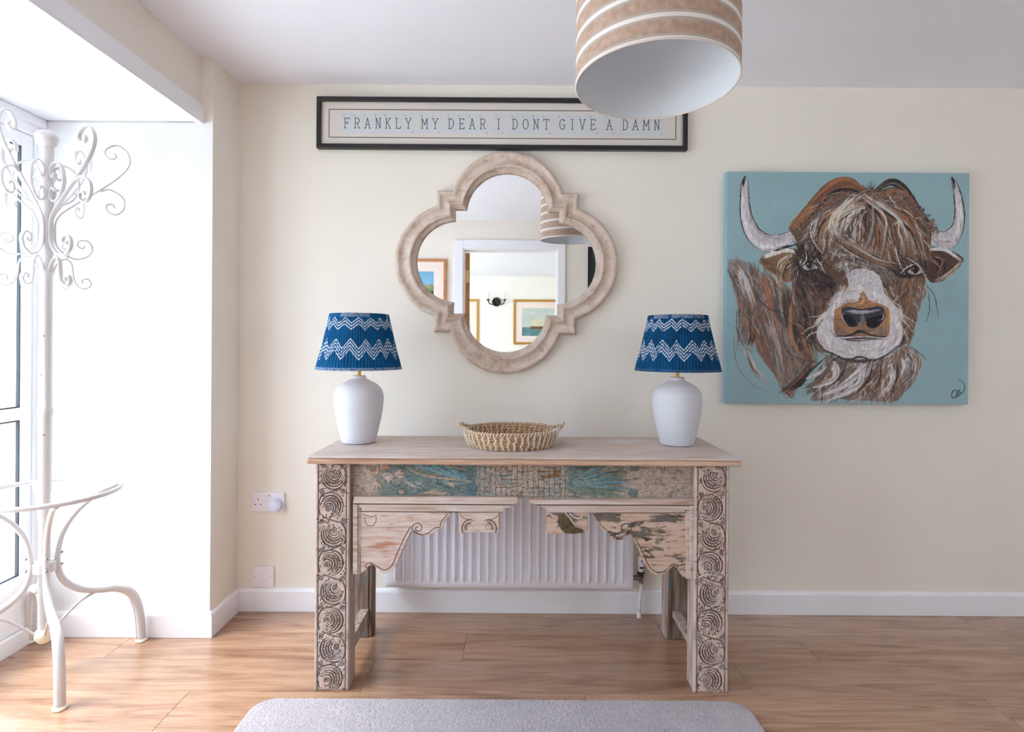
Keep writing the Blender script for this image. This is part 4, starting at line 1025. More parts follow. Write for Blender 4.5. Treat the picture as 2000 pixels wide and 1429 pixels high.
# head mass
poly([(430, 385), (500, 300), (580, 225), (700, 135), (800, 140), (890, 188), (1000, 150), (1080, 185), (1150, 270), (1220, 370), (1215, 500), (1200, 640), (1170, 760), (1140, 880), (1110, 1000), (1000, 1060), (650, 1085), (590, 960), (530, 900), (480, 760), (465, 600), (480, 480)], (112, 80, 62), 1, 16)
hair((480, 560), (500, 760), (560, 960), 60, 34, 16, DK + BR[:3] + GRY[1:2], .65)
hair((520, 880), (560, 980), (640, 1070), 40, 34, 14, DK + BR[:3], .65)
poly([(500, 640), (560, 615), (640, 640), (700, 690), (660, 730), (600, 745), (530, 730)], (46, 34, 40), .9, 6)
poly([(560, 740), (660, 720), (740, 700), (720, 770), (650, 850), (590, 850), (550, 800)], (136, 82, 52), .9, 14)
hair((600, 720), (640, 770), (720, 740), 26, 28, 12, [(160, 92, 56), (110, 66, 46), (84, 60, 52)], .6)
hair((560, 800), (600, 860), (650, 880), 20, 24, 10, [(70, 52, 50), (150, 100, 74), (110, 90, 84)], .6)
poly([(1040, 560), (1120, 540), (1190, 560), (1190, 650), (1100, 660), (1030, 650)], (52, 38, 40), .9, 6)
poly([(1060, 660), (1180, 660), (1165, 780), (1120, 900), (1080, 960), (1060, 860), (1010, 770), (960, 710)], (128, 88, 66), .95, 16)
hair((1150, 680), (1130, 800), (1100, 960), 40, 24, 12, [(150, 92, 62), (176, 108, 74), (96, 66, 54), (140, 120, 104)], .65)
hair((960, 700), (1010, 760), (1060, 850), 26, 20, 10, [(110, 68, 50), (150, 96, 66), (196, 180, 168)], .65)
LF = [(480, 600), (560, 620), (700, 700), (740, 760), (640, 870), (590, 960), (640, 1070), (560, 1060), (500, 900), (470, 740)]
scumble(LF, 500, 1.25, 90, 9, [(60, 46, 46), (110, 78, 62), (138, 92, 66), (84, 66, 60), (128, 112, 104), (40, 32, 36)], .55, 12)
scumble([(500, 640), (640, 630), (700, 700), (640, 735), (530, 725)], 90, .5, 70, 8, [(40, 30, 34), (60, 46, 50), (84, 62, 56)], .6, 10)
RF = [(960, 690), (1180, 650), (1190, 740), (1140, 880), (1100, 1010), (1050, 1030), (1060, 880), (1010, 780)]
scumble(RF, 420, 1.85, 80, 8, [(116, 80, 62), (150, 100, 74), (92, 70, 62), (160, 134, 116), (70, 54, 52), (176, 116, 84)], .5, 12)
scumble([(640, 1060), (1060, 1060), (1130, 1200), (1020, 1350), (580, 1345)], 420, 1.9, 90, 9, BR + GRY + WH[:1], .45, 16)
scumble([(110, 580), (300, 640), (480, 760), (560, 1100), (450, 1300), (330, 1080), (200, 950)], 520, 1.3, 110, 9, BR + GRY + [(170, 110, 84), (196, 188, 182)], .4, 16)
# muzzle
MZ = [(745, 640), (800, 612), (880, 615), (940, 660), (962, 740), (1010, 800), (1046, 880), (1066, 960), (1050, 1030), (990, 1070), (975, 1090), (900, 1116), (830, 1098), (760, 1116), (690, 1085), (640, 1065), (600, 1010), (592, 955), (632, 900), (650, 840), (700, 790), (748, 740), (765, 690)]
poly(MZ, (206, 200, 208), 1, 8)
hair((840, 640), (850, 700), (850, 760), 24, 46, 14, WH + [(176, 164, 158)], .5)
hair((640, 940), (640, 1000), (690, 1050), 24, 26, 14, WH + [(178, 174, 188)], .6)
hair((1030, 900), (1040, 980), (1000, 1040), 24, 20, 12, WH + [(190, 170, 160)], .6)
hair((720, 1050), (830, 1080), (960, 1050), 20, 22, 13, WH + [(176, 166, 168)], .6)
scumble(MZ, 420, lambda x, y: math.atan2(y - 860, (x - 840)) + PI / 2, 60, 8, [(226, 222, 226), (190, 184, 196), (208, 196, 190), (170, 158, 158), (234, 230, 228)], .5, 10)
poly([(690, 840), (760, 802), (815, 790), (843, 735), (878, 785), (940, 808), (985, 830), (992, 880), (980, 990), (860, 985), (705, 985), (686, 900)], (178, 112, 64), .95, 12)
poly([(705, 930), (760, 945), (860, 950), (960, 935), (978, 985), (860, 990), (705, 985)], (142, 112, 96), .95, 10)
hair((840, 760), (850, 800), (800, 810), 14, 16, 10, [(196, 120, 60), (214, 160, 110)], .6)
st([(988, 830), (992, 880), (978, 960)], 10, (216, 152, 40), .9)
scumble([(690, 840), (843, 745), (985, 830), (985, 980), (700, 985)], 220, .2, 50, 8, [(190, 124, 74), (160, 104, 66), (150, 120, 102), (206, 146, 92), (134, 96, 76)], .5, 8)
poly([(724, 842), (752, 822), (830, 834), (935, 822), (968, 848), (965, 890), (925, 938), (880, 942), (862, 905), (830, 905), (808, 938), (765, 932), (738, 890)], (62, 58, 68), 1, 6)
st([(750, 850), (840, 856), (930, 846)], 22, (124, 122, 136), .75); st([(845, 870), (845, 945)], 26, (110, 108, 120), .8)
hair((760, 840), (840, 850), (940, 840), 12, 10, 4, [(176, 172, 184), (40, 36, 44)], .8)
poly([(735, 868), (780, 875), (805, 905), (795, 932), (765, 925), (742, 900)], (24, 20, 24), 1, 2)
poly([(958, 868), (905, 878), (868, 895), (870, 935), (915, 938), (950, 905)], (24, 20, 24), 1, 2)
st([(742, 860), (730, 880), (760, 930)], 4, (206, 200, 208), .8); st([(960, 858), (955, 890), (930, 900)], 4, (206, 200, 208), .8)
st([(700, 990), (770, 985), (835, 965), (900, 985), (975, 990)], 9, (44, 34, 36), .95, (.6, .5)); st([(730, 1008), (850, 1000), (985, 1005)], 12, (92, 74, 72), .8)
st([(715, 1000), (800, 1015), (930, 1006)], 5, (40, 32, 36), .8); st([(800, 968), (835, 955), (880, 968)], 5, (30, 24, 26), .9)
st([(640, 1068), (700, 1098), (765, 1122), (832, 1104), (905, 1124), (985, 1088), (1050, 1045)], 9, (52, 42, 46), .9, (.5, .4))
st([(700, 1110), (830, 1130), (960, 1112)], 20, (84, 66, 60), .7)
hair((650, 860), (610, 900), (585, 930), 20, 22, 4, WH, .8); hair((740, 720), (700, 770), (650, 830), 24, 20, 5, WH + GRY[:1], .75)
hair((1000, 800), (1040, 850), (1070, 900), 20, 22, 4, WH, .8)
# eyes
for ex, ey, f in ((548, 592, 1), (1132, 614, 1)):
    poly([(ex - 58, ey + 16), (ex - 20, ey - 26), (ex + 20, ey - 24), (ex + 62, ey + 20), (ex + 10, ey + 36), (ex - 30, ey + 34)], (40, 32, 36), 1, 2)
    poly([(ex - 44, ey + 12), (ex - 16, ey - 12), (ex + 18, ey - 10), (ex + 46, ey + 14), (ex + 8, ey + 26), (ex - 22, ey + 26)], (196, 190, 190), 1, 4)
    poly([(ex - 24, ey), (ex, ey - 20), (ex + 24, ey), (ex, ey + 22)], (70, 44, 40), 1, 4); poly([(ex - 13, ey), (ex, ey - 13), (ex + 13, ey), (ex, ey + 13)], (16, 12, 14), 1, 2)
    dab((ex - 8 - 92) * S, (ey - 7 - 70) * S, 1.5, np.array([235., 235., 235.]), 1)
    st([(ex - 50, ey + 14), (ex - 14, ey - 18), (ex + 18, ey - 18), (ex + 54, ey + 18)], 6, (30, 24, 28), .9)
# crown and fringe
hair((870, 185), (700, 130), (450, 370), 60, 16, 22, [(150, 90, 54), (172, 100, 58), (120, 74, 50)], .8, se=10)
hair((860, 180), (700, 190), (480, 380), 50, 22, 16, [(120, 74, 50), (60, 44, 40), (160, 96, 60)], .75, se=10)
hair((850, 185), (690, 175), (540, 330), 10, 8, 12, DK[:2], .9, se=6)
hair((560, 260), (480, 350), (450, 390), 20, 16, 14, [(178, 108, 62), (150, 90, 54)], .75)
hair((890, 190), (1030, 130), (1230, 385), 46, 14, 13, [(92, 78, 72), (60, 50, 48), (130, 112, 98), (40, 34, 36)], .8, se=8)
hair((890, 190), (1060, 200), (1200, 400), 50, 22, 14, BR + [(70, 54, 48)], .75, se=10)
for i in range(150):   # left fall
    e = (pr_.uniform(470, 680), pr_.uniform(400, 620)); c = pr_.choice(BR + GRY + DK[2:])
    st([J((850, 205), 36), ((850 + e[0]) / 2 - 60, 250 + (e[1] - 300) * .35), e], pr_.uniform(5, 15), c, .75, dry=.08)
for i in range(170):   # right fall
    e = (pr_.uniform(960, 1210), pr_.uniform(430, 660)); c = pr_.choice(BR + BR + GRY[1:] + DK[2:])
    st([J((890, 205), 30), ((890 + e[0]) / 2 + 60, 270 + (e[1] - 300) * .35), e], pr_.uniform(5, 15), c, .75, dry=.08)
for i in range(240):   # middle fringe sweeping to the right
    a = (pr_.uniform(770, 900), pr_.uniform(190, 240)); t_ = pr_.random(); e = (640 + 420 * t_, 520 + 120 * t_ + pr_.uniform(-40, 30))
    st([a, (a[0] - 150 + 130 * t_ + pr_.uniform(-30, 30), 380 + pr_.uniform(-30, 30)), e], pr_.uniform(4, 14), pr_.choice(BR + GRY + BR + [(200, 188, 170)]), .7, dry=.1)
hair((830, 215), (700, 330), (690, 420), 40, 30, 13, [(196, 186, 176), (176, 160, 140), (150, 146, 150), (206, 196, 160)], .6)
hair((760, 290), (740, 350), (700, 430), 14, 26, 10, [(206, 198, 170), (216, 212, 210)], .7)
hair((700, 400), (800, 500), (960, 560), 46, 34, 12, [(130, 104, 90), (96, 84, 82), (170, 158, 150), (58, 48, 48)], .65)
hair((660, 520), (780, 560), (960, 600), 40, 24, 10, [(150, 136, 124), (110, 92, 82), (196, 188, 178), (70, 56, 54)], .65)
hair((900, 420), (980, 500), (1040, 600), 26, 30, 14, [(176, 104, 66), (140, 86, 60), (110, 76, 60)], .75)
hair((1060, 250), (1160, 380), (1200, 560), 40, 34, 12, [(140, 88, 62), (110, 74, 56), (170, 112, 84), (64, 48, 46)], .7)
hair((560, 440), (590, 520), (640, 600), 30, 26, 10, DK + [(110, 80, 64)], .7)
hair((700, 600), (760, 590), (760, 650), 24, 26, 6, WH + GRY, .7)
hair((870, 600), (940, 600), (990, 680), 24, 24, 7, GRY + [(150, 120, 96)], .7)
for i in range(34):
    a = J((860, 220), 44); t_ = pr_.random(); e = (520 + 680 * t_, 480 + pr_.uniform(-60, 110)); m_ = ((a[0] + e[0]) / 2 + (t_ - .5) * 130, 330 + pr_.uniform(-30, 30))
    st([a, m_, e], pr_.uniform(2.2, 4.5), pr_.choice(WH + [(216, 200, 176), (190, 140, 110)]), .85)
for i in range(34):
    a = J((870, 215), 44); t_ = pr_.random(); e = (500 + 720 * t_, 440 + pr_.uniform(-60, 130)); m_ = ((a[0] + e[0]) / 2 + (t_ - .5) * 150, 320 + pr_.uniform(-30, 30))
    st([a, m_, e], pr_.uniform(2.5, 5), pr_.choice(DK), .85)
for x_ in (840, 862, 880, 890, 905, 915): st([(880 + (x_ - 880) * .3, 200), ((x_ + 880) / 2, 160), (x_, 118 + abs(x_ - 885) * .5)], 5, (52, 44, 44), .9)
for i in range(16): st([J((515, 470), 22), J((500, 560), 20), J((470, 660), 24)], 5, pr_.choice(DK + WH[:1]), .8)
for a, b, c in (((512, 500), (530, 560), (545, 580)), ((620, 620), (560, 560), (500, 600)), ((1050, 640), (1090, 590), (1140, 580)), ((1130, 580), (1180, 620), (1195, 680)), ((580, 340), (560, 440), (620, 520)), ((1080, 540), (1160, 590), (1200, 670))): st([a, b, c], 4, (226, 220, 216), .9)
for i in range(150):   # loose hair ends breaking the silhouette
    t_ = pr_.random(); a = (PI * (1.05 + .9 * t_)); x = 860 + 390 * math.cos(a); y = 430 + 285 * math.sin(a)
    x -= pr_.uniform(0, 40) * math.cos(a); y += pr_.uniform(0, 40); st([(x + 20 * math.sin(a), y + 20), (x + 26 * math.cos(a), y + 10), (x + pr_.uniform(5, 30) * math.cos(a) - 30 * math.sin(a) * (1 if t_ < .5 else -1), y + pr_.uniform(10, 50))], pr_.uniform(3, 7), pr_.choice(BR + DK[2:] + GRY[1:2]), .55)
for i in range(120):
    y = pr_.uniform(680, 1040); x = 1175 - (y - 680) * .22; st([(x - 20, y - 30), (x + 2, y), (x + pr_.uniform(-8, 14), y + 34)], pr_.uniform(3, 6), pr_.choice(BR + GRY), .55)
scumble([(560, 260), (700, 150), (880, 190), (1100, 190), (1210, 400), (1200, 560), (1000, 620), (640, 600), (520, 520)], 420, lambda x, y: math.atan2(y - 150, (x - 870) * .9), 120, 5, BR + GRY + WH[:1] + DK[2:], .5, 14)
scumble([(470, 470), (560, 520), (620, 560), (640, 640), (560, 650), (480, 640)], 150, 1.1, 70, 7, DK + [(84, 62, 54)], .65, 8)
scumble([(1040, 520), (1180, 540), (1200, 600), (1190, 660), (1080, 660), (1010, 640), (980, 600)], 170, .6, 70, 7, DK + [(84, 62, 54), (110, 80, 66)], .65, 8)
# bold sweeping strokes over the fine hair
for i in range(46):
    a = J((868, 205), 30); t_ = pr_.random(); lf = t_ < .45
    e = (pr_.uniform(520, 700), pr_.uniform(420, 620)) if lf else (pr_.uniform(760, 1200), pr_.uniform(470, 640))
    m_ = ((a[0] + e[0]) / 2 + (-90 if lf else 60), (a[1] + e[1]) / 2 - 30)
    st([a, m_, J(((m_[0] + e[0]) / 2 + (-10 if lf else 14), (m_[1] + e[1]) / 2 + 10), 14), e], pr_.uniform(9, 20), pr_.choice([(120, 78, 56), (164, 98, 62), (84, 58, 48), (54, 42, 42), (206, 196, 184), (150, 140, 138), (190, 128, 86), (104, 92, 90)]), .62, dry=.05)
for i in range(14): st([J((800, 225), 30), J((700, 300), 24), J((680, 380), 24), J((720, 450), 30)], pr_.uniform(8, 18), pr_.choice([(206, 194, 172), (190, 184, 180), (214, 206, 200), (172, 150, 126)]), .65, dry=.05)
for i in range(18): st([J((690, 440), 20), J((800, 500), 26), J((930, 560), 30), J((1040, 600), 24)], pr_.uniform(7, 16), pr_.choice([(96, 76, 68), (150, 120, 100), (60, 50, 50), (186, 174, 164), (130, 92, 70)]), .65, dry=.05)
for q, w_ in (([(860, 1150), (800, 1210), (720, 1270), (600, 1330)], 34), ([(840, 1160), (830, 1240), (780, 1290), (680, 1345)], 36), ([(690, 1130), (700, 1190), (670, 1240), (560, 1285)], 26), ([(1000, 1140), (1010, 1210), (990, 1270), (960, 1310)], 20), ([(1060, 1110), (1070, 1160), (1050, 1220)], 16), ([(640, 1160), (600, 1200), (520, 1230)], 20)):
    for j in range(3): st([J(p, 7) for p in q], w_ * (1, .6, .4)[j], [(206, 200, 202), (226, 222, 222), (170, 162, 166)][j], .8)
for q in ([(760, 1130), (720, 1220), (620, 1300)], [(900, 1130), (880, 1230), (800, 1330)], [(950, 1130), (940, 1240), (880, 1340)], [(650, 1100), (560, 1180), (470, 1290)], [(1040, 1120), (1040, 1220), (1000, 1330)]): st([J(p, 5) for p in q], 9, (58, 46, 44), .75)
for q, c in (([(300, 660), (340, 820), (420, 1000)], (176, 104, 70)), ([(180, 620), (200, 700), (240, 820)], (196, 188, 184)), ([(250, 700), (280, 900), (350, 1080)], (108, 92, 86)), ([(400, 720), (430, 900), (500, 1080)], (70, 56, 54)), ([(440, 800), (450, 1000), (540, 1150)], (184, 122, 86)), ([(330, 900), (380, 1060), (420, 1240)], (168, 150, 140)), ([(360, 760), (380, 880), (450, 960)], (92, 84, 88))):
    for j in range(3): st([J(p, 12) for p in q], pr_.uniform(10, 24), c, .6, dry=.05)
for ex, ey in ((548, 592), (1132, 614)):
    poly([(ex - 42, ey + 12), (ex - 16, ey - 11), (ex + 18, ey - 9), (ex + 42, ey + 12), (ex + 8, ey + 24), (ex - 22, ey + 24)], (170, 162, 162), 1, 4)
    poly([(ex - 25, ey), (ex, ey - 21), (ex + 25, ey), (ex, ey + 23)], (62, 40, 38), 1, 4); poly([(ex - 13, ey), (ex, ey - 13), (ex + 13, ey), (ex, ey + 13)], (14, 10, 12), 1, 2)
    dab((ex - 8 - 92) * S, (ey - 7 - 70) * S, 1.6, np.array([235., 235., 235.]), 1)
    st([(ex - 54, ey + 16), (ex - 16, ey - 16), (ex + 18, ey - 15), (ex + 56, ey + 18)], 8, (24, 18, 22), .95); st([(ex - 46, ey + 20), (ex, ey + 32), (ex + 46, ey + 22)], 5, (30, 24, 28), .9)
for q in ([(500, 596), (530, 560), (524, 505)], [(640, 640), (590, 560), (560, 600)], [(1050, 636), (1090, 598), (1150, 578)], [(1085, 545), (1150, 590), (1198, 668)], [(1020, 480), (1040, 560), (1075, 640)], [(560, 330), (556, 430), (612, 520)], [(600, 300), (572, 420), (590, 500)]): st(q, 4.5, (222, 214, 206), .9)
# flyaway hairs and whiskers
for q in ([(250, 640), (255, 760), (330, 840), (400, 860), (460, 940), (520, 1000)], [(400, 900), (410, 1040), (480, 1110), (610, 1140)], [(1195, 700), (1240, 760), (1262, 870)], [(1205, 740), (1215, 830), (1195, 910)], [(1110, 1050), (1160, 1080), (1198, 1120)], [(150, 850), (150, 960), (190, 1050), (240, 1080)]): st(q, 3.2, (44, 36, 40), .85, (.6, .4))
for q in ([(590, 930), (540, 950), (505, 980)], [(600, 960), (550, 985), (525, 1015)], [(640, 860), (590, 880), (545, 882)], [(1050, 850), (1100, 890), (1140, 915)], [(1060, 890), (1100, 930), (1125, 965)], [(1060, 930), (1085, 980), (1095, 1010)]): st(q, 3.4, (222, 216, 208), .85, (.6, .4))
# initials
st([(1372, 1290), (1350, 1290), (1338, 1312), (1345, 1332), (1362, 1322), (1374, 1292), (1372, 1320), (1385, 1312), (1382, 1285), (1390, 1308), (1402, 1300), (1412, 1270), (1400, 1240), (1375, 1226)], 5, (58, 66, 72), .9, (.8, .6))
dist_bg = np.clip(np.abs(img - BGC).sum(-1) / 60, 0, 1)[..., None]
wx = (fbm(GX, GY, 60, 60, 3, 91) - .5) * 2.6; wy = (fbm(GX, GY, 60, 60, 3, 92) - .5) * 2.6
yy_, xx_ = np.mgrid[0:GY, 0:GX]; img = img[np.clip((yy_ + wy).round().astype(int), 0, GY - 1), np.clip((xx_ + wx).round().astype(int), 0, GX - 1)]
grey_ = img.mean(-1, keepdims=True); img = img + (grey_ - img) * .24 * dist_bg; img *= 1 + (fbm(GX, GY, 150, 40, 3, 93)[..., None] - .5) * .30 * dist_bg
cols = lin_arr(img[::-1]).reshape(-1, 3)
YC = 2.366
cx0, cz1 = P(1421, 335, YC); cx1, cz0 = P(1890.5, 790, YC)
xs = np.linspace(cx0, cx1, GX); zs = np.linspace(cz0, cz1, GY); Xg, Zg = np.meshgrid(xs, zs)
relief = (img[::-1].mean(-1) - 120) / 120 * .00035
PA = thing('canvas_painting', 'square canvas painting of a shaggy brown highland bull on pale blue', 'painting', ((cx0 + cx1) / 2, 2.385, (cz0 + cz1) / 2))
canvas_mat = attr_mat('painted_canvas', .6, .3, 600, .12)
gridmesh('painted_face', np.stack([Xg, YC - relief, Zg], -1).reshape(-1, 3), GX, GY, canvas_mat, PA, cols)
MB().box(cx0 - .0004, cx1 + .0004, YC + .0006, YB - .001, cz0 - .0004, cz1 + .0004, .0012).build('canvas_edge', mat('pale_blue_canvas', lin(138, 176, 188), .65), PA)

# ------------------------------------------------------------------ pendant lamp
hh = .607; px_, py_ = .324, 1.366; rim = EYE + hh; PR = .189; PH = .27
PE = thing('pendant_lamp', 'large drum pendant shade in beige hessian with white stripes hanging from the ceiling', 'lamp', (px_, py_, CZ))
hm = mat('striped_hessian', lin(180, 150, 125), .9, spec=.15)
tc = N(hm, 'ShaderNodeTexCoord'); sx = N(hm, 'ShaderNodeSeparateXYZ'); L(hm, tc.outputs['Object'], sx.inputs[0])
def stripes():
    """z above rim -> colour; object origin at the ceiling"""
    tl_ = N(hm, 'ShaderNodeMath', operation='MULTIPLY_ADD'); L(hm, sx.outputs['Y'], tl_.inputs[0]); tl_.inputs[1].default_value = .05; L(hm, sx.outputs['Z'], tl_.inputs[2])
    z = N(hm, 'ShaderNodeMath', operation='SUBTRACT'); L(hm, tl_.outputs[0], z.inputs[0]); z.inputs[1].default_value = rim + .0095 - CZ
    mo = N(hm, 'ShaderNodeMath', operation='MODULO'); L(hm, z.outputs[0], mo.inputs[0]); mo.inputs[1].default_value = .048
    dv = N(hm, 'ShaderNodeMath', operation='DIVIDE'); L(hm, mo.outputs[0], dv.inputs[0]); dv.inputs[1].default_value = .048
    r = ramp(hm, [(0, (1, 1, 1)), (.10, (.5, .5, .5)), (.21, (0, 0, 0)), (.81, (.5, .5, .5)), (.915, (1, 1, 1))]); r.color_ramp.interpolation = 'CONSTANT'
    L(hm, dv.outputs[0], r.inputs[0]); return r.outputs[0]
k1 = stripes()
at = N(hm, 'ShaderNodeMath', operation='ARCTAN2'); L(hm, sx.outputs['Y'], at.inputs[0]); L(hm, sx.outputs['X'], at.inputs[1])
cb = N(hm, 'ShaderNodeCombineXYZ'); ml = N(hm, 'ShaderNodeMath', operation='MULTIPLY'); L(hm, at.outputs[0], ml.inputs[0]); ml.inputs[1].default_value = .193
L(hm, ml.outputs[0], cb.inputs[0]); L(hm, sx.outputs['Z'], cb.inputs[1])
ck = N(hm, 'ShaderNodeTexChecker'); ck.inputs['Scale'].default_value = 520; L(hm, cb.outputs[0], ck.inputs['Vector'])
ns = N(hm, 'ShaderNodeTexNoise'); ns.inputs['Scale'].default_value = 60; L(hm, cb.outputs[0], ns.inputs['Vector'])
rb_ = ramp(hm, [(.35, lin(176, 148, 130)), (.65, lin(192, 166, 148))]); L(hm, ns.outputs[0], rb_.inputs[0])
m1 = N(hm, 'ShaderNodeMix', data_type='RGBA', blend_type='MULTIPLY'); m1.inputs['Factor'].default_value = .30; L(hm, rb_.outputs[0], m1.inputs['A']); L(hm, ck.outputs['Color'], m1.inputs['B'])
ck.inputs['Color1'].default_value = (1, 1, 1, 1); ck.inputs['Color2'].default_value = (.35, .3, .28, 1)
tw = N(hm, 'ShaderNodeMix', data_type='RGBA'); L(hm, ck.outputs['Fac'], tw.inputs['Factor']); tw.inputs['A'].default_value = (*lin(120, 104, 94), 1); tw.inputs['B'].default_value = (*lin(214, 206, 202), 1)
def mixc(f, a, b):
    x = N(hm, 'ShaderNodeMix', data_type='RGBA'); L(hm, f, x.inputs['Factor']); L(hm, a, x.inputs['A'])
    if isinstance(b, tuple): x.inputs['B'].default_value = b
    else: L(hm, b, x.inputs['B'])
    return x.outputs['Result']
g1 = N(hm, 'ShaderNodeMath', operation='GREATER_THAN'); L(hm, k1, g1.inputs[0]); g1.inputs[1].default_value = .2
g2 = N(hm, 'ShaderNodeMath', operation='GREATER_THAN'); L(hm, k1, g2.inputs[0]); g2.inputs[1].default_value = .9
c_ = mixc(g1.outputs[0], m1.outputs['Result'], tw.outputs['Result']); c_ = mixc(g2.outputs[0], c_, (*lin(226, 218, 214), 1)); L(hm, c_, bsdf(hm).inputs['Base Color'])
bump(hm, ck.outputs['Fac'], .3, .0006)
MB().lathe([(PR, rim), (PR, rim + PH)], (px_, py_, 0), 128, cap=False).build('drum_shade', hm, PE, smooth=True)
MB().lathe([(PR - .0025, rim + PH), (PR - .0025, rim)], (px_, py_, 0), 128, cap=False).build('lining', mat('shade_lining', lin(206, 208, 212), .7), PE, smooth=True)
for zz_ in (rim, rim + PH):
    MB().tube([(px_ + (PR - .0012) * math.cos(a), py_ + (PR - .0012) * math.sin(a), zz_) for a in np.linspace(0, 2 * PI, 97)], .0022, 8, cap=False).build('rim', mat('rim_tape_%d' % (zz_ > 1.8), lin(214, 202, 194), .8), PE, smooth=True)
mb = MB()
for a in (0.3, 0.3 + 2 * PI / 3, .3 + 4 * PI / 3): mb.tube([(px_ + .02 * math.cos(a), py_ + .02 * math.sin(a), rim + PH - .03), (px_ + (PR - .003) * math.cos(a), py_ + (PR - .003) * math.sin(a), rim + PH - .002)], .0018, 6)
mb.tube([(px_ + .02 * math.cos(a), py_ + .02 * math.sin(a), rim + PH - .03) for a in np.linspace(0, 2 * PI, 25)], .002, 6, cap=False)
mb.build('spider', M['white_metal'], PE, smooth=True)
MB().lathe([(.012, 0), (.0195, .003), (.0195, .05), (.012, .058), (.005, .075)], (px_, py_, rim + PH - .065), 20).build('lamp_holder', M['plastic'], PE, autos=40)
MB().lathe([(.002, 0), (.014, .003), (.026, .018), (.030, .034), (.026, .052), (.016, .068), (.013, .082)], (px_, py_, rim + PH - .145), 24).build('bulb', mat('opal_bulb', lin(240, 240, 238), .3), PE, smooth=True)
MB().tube([(px_, py_, rim + PH), (px_, py_, CZ - .01)], .003, 8).build('cord', M['plastic'], PE, smooth=True)
MB().lathe([(.035, -.001), (.035, -.012), (.028, -.022), (.008, -.028)], (px_, py_, CZ), 28).build('ceiling_rose', M['plastic'], PE, autos=40)

for ch_ in PE.children:
    if ch_.name.split('.')[0] in ('cord', 'ceiling_rose'): continue
    for v_ in ch_.data.vertices: v_.co.z += .0095 - .05 * v_.co.y
# ------------------------------------------------------------------ coat rack
CRX, CRY = -1.585, 1.945
CR = thing('coat_stand', 'white wrought iron coat stand with scrolled hooks beside the bay window', 'coat stand', (CRX, CRY, 0))
def rp(r, z, a): return (CRX + r * math.cos(a), CRY + r * math.sin(a), z)
MB().lathe([(.0165, .15), (.0165, .60), (.0185, .605), (.0185, .86), (.0215, .865), (.0215, .885), (.0185, .89), (.0185, 1.335), (.0225, 1.34), (.0225, 1.35), (.0195, 1.355), (.0195, 1.74), (.0195, 1.765)], (CRX, CRY, 0), 28).build('pole', M['white_metal'], CR, autos=35)
MB().lathe([(.0195, 1.765), (.027, 1.772), (.030, 1.778), (.0305, 1.783), (.034, 1.79), (.034, 1.80), (.028, 1.812), (.015, 1.819), (.003, 1.821)], (CRX, CRY, 0), 28).build('finial', M['white_metal'], CR, autos=50)
MB().lathe([(.003, .098), (.016, .102), (.025, .115), (.027, .128), (.022, .142), (.014, .150), (.0165, .156)], (CRX, CRY, 0), 24).build('ball_foot', M['cream_metal'], CR, smooth=True)
# ring tray
mb = MB(); mb.tube([rp(.213, .603, a) for a in np.linspace(0, 2 * PI, 65)], .0062, 10, cap=False, sx=1.3, sy=1); mb.build('umbrella_ring', M['white_metal'], CR, smooth=True)
prof_leg = [(.208, .597), (.150, .575), (.090, .525), (.050, .46), (.036, .39), (.037, .34), (.055, .29), (.10, .25), (.155, .232), (.205, .222), (.245, .195), (.268, .150), (.280, .09), (.285, .006)]
chip = mat('rust_chip', lin(96, 70, 58), .8)
for a in (math.radians(-43), math.radians(47), math.radians(137), math.radians(227)):
    q = [rp(r_, z_, a) for r_, z_ in spline(prof_leg, 6)]
    n = len(q); rad = [.0085 + .0070 * min(1, max(0, (i / n - .3) / .45)) for i in range(n)]
    lg = MB().tube(q, rad, 12, up=(math.cos(a), math.sin(a), 0)).build('leg', M['white_metal'], CR, smooth=True)
    e = rp(.285, 0, a)
    MB().lathe([(.020, .0), (.021, .003), (.019, .008), (.015, .011)], (e[0], e[1], .0005), 20).build('foot', M['cream_metal'], lg, smooth=True)
    # cream inner face of the foot end, edged by a dark seam
    q2 = [(r_, z_) for r_, z_ in spline(prof_leg, 6)][-34:]
    MB().tube([rp(r_ - .0140, z_ - .002 if z_ > .02 else z_, a) for r_, z_ in q2], .0022, 6).build('seam', chip if a < 1 and a > .5 else M['cream_metal'], lg, smooth=True)
    br = spline([(.175, .226), (.145, .226), (.10, .208), (.06, .172), (.030, .140), (.018, .125)], 6)
    MB().tube([rp(r_, z_, a) for r_, z_ in br], .0045, 8).build('brace', M['white_metal'], CR, smooth=True)
    for z_ in (.392, .352):
        c = rp(.047, z_, a); MB().lathe([(.002, -.004), (.0045, -.002), (.0045, .002), (.002, .004)], c, 10).build('bolt', M['chrome'], lg, smooth=True)
MB().tube([rp(.0, .372, 0), rp(.0, .340, 0)], .034, 20).build('clamp', M['white_metal'], CR, autos=40)
big = [(.058, 1.40), (.030, 1.43), (.023, 1.47), (.030, 1.53), (.080, 1.585), (.150, 1.648), (.205, 1.705), (.232, 1.752), (.226, 1.792), (.195, 1.812), (.165, 1.795), (.160, 1.772), (.177, 1.760), (.192, 1.770), (.186, 1.782)]
branch = [(.148, 1.640), (.175, 1.650), (.212, 1.628), (.216, 1.590), (.194, 1.565), (.168, 1.573), (.165, 1.594), (.182, 1.600), (.187, 1.588)]
cscroll = [(.045, 1.672), (.033, 1.658), (.022, 1.673), (.024, 1.693), (.048, 1.708), (.077, 1.688), (.087, 1.640), (.073, 1.600), (.046, 1.578), (.024, 1.588), (.022, 1.612), (.034, 1.625), (.045, 1.611)]
upcurl = [(.055, 1.402), (.085, 1.395), (.115, 1.410), (.125, 1.437), (.112, 1.460), (.088, 1.458), (.084, 1.441), (.098, 1.434), (.104, 1.444)]
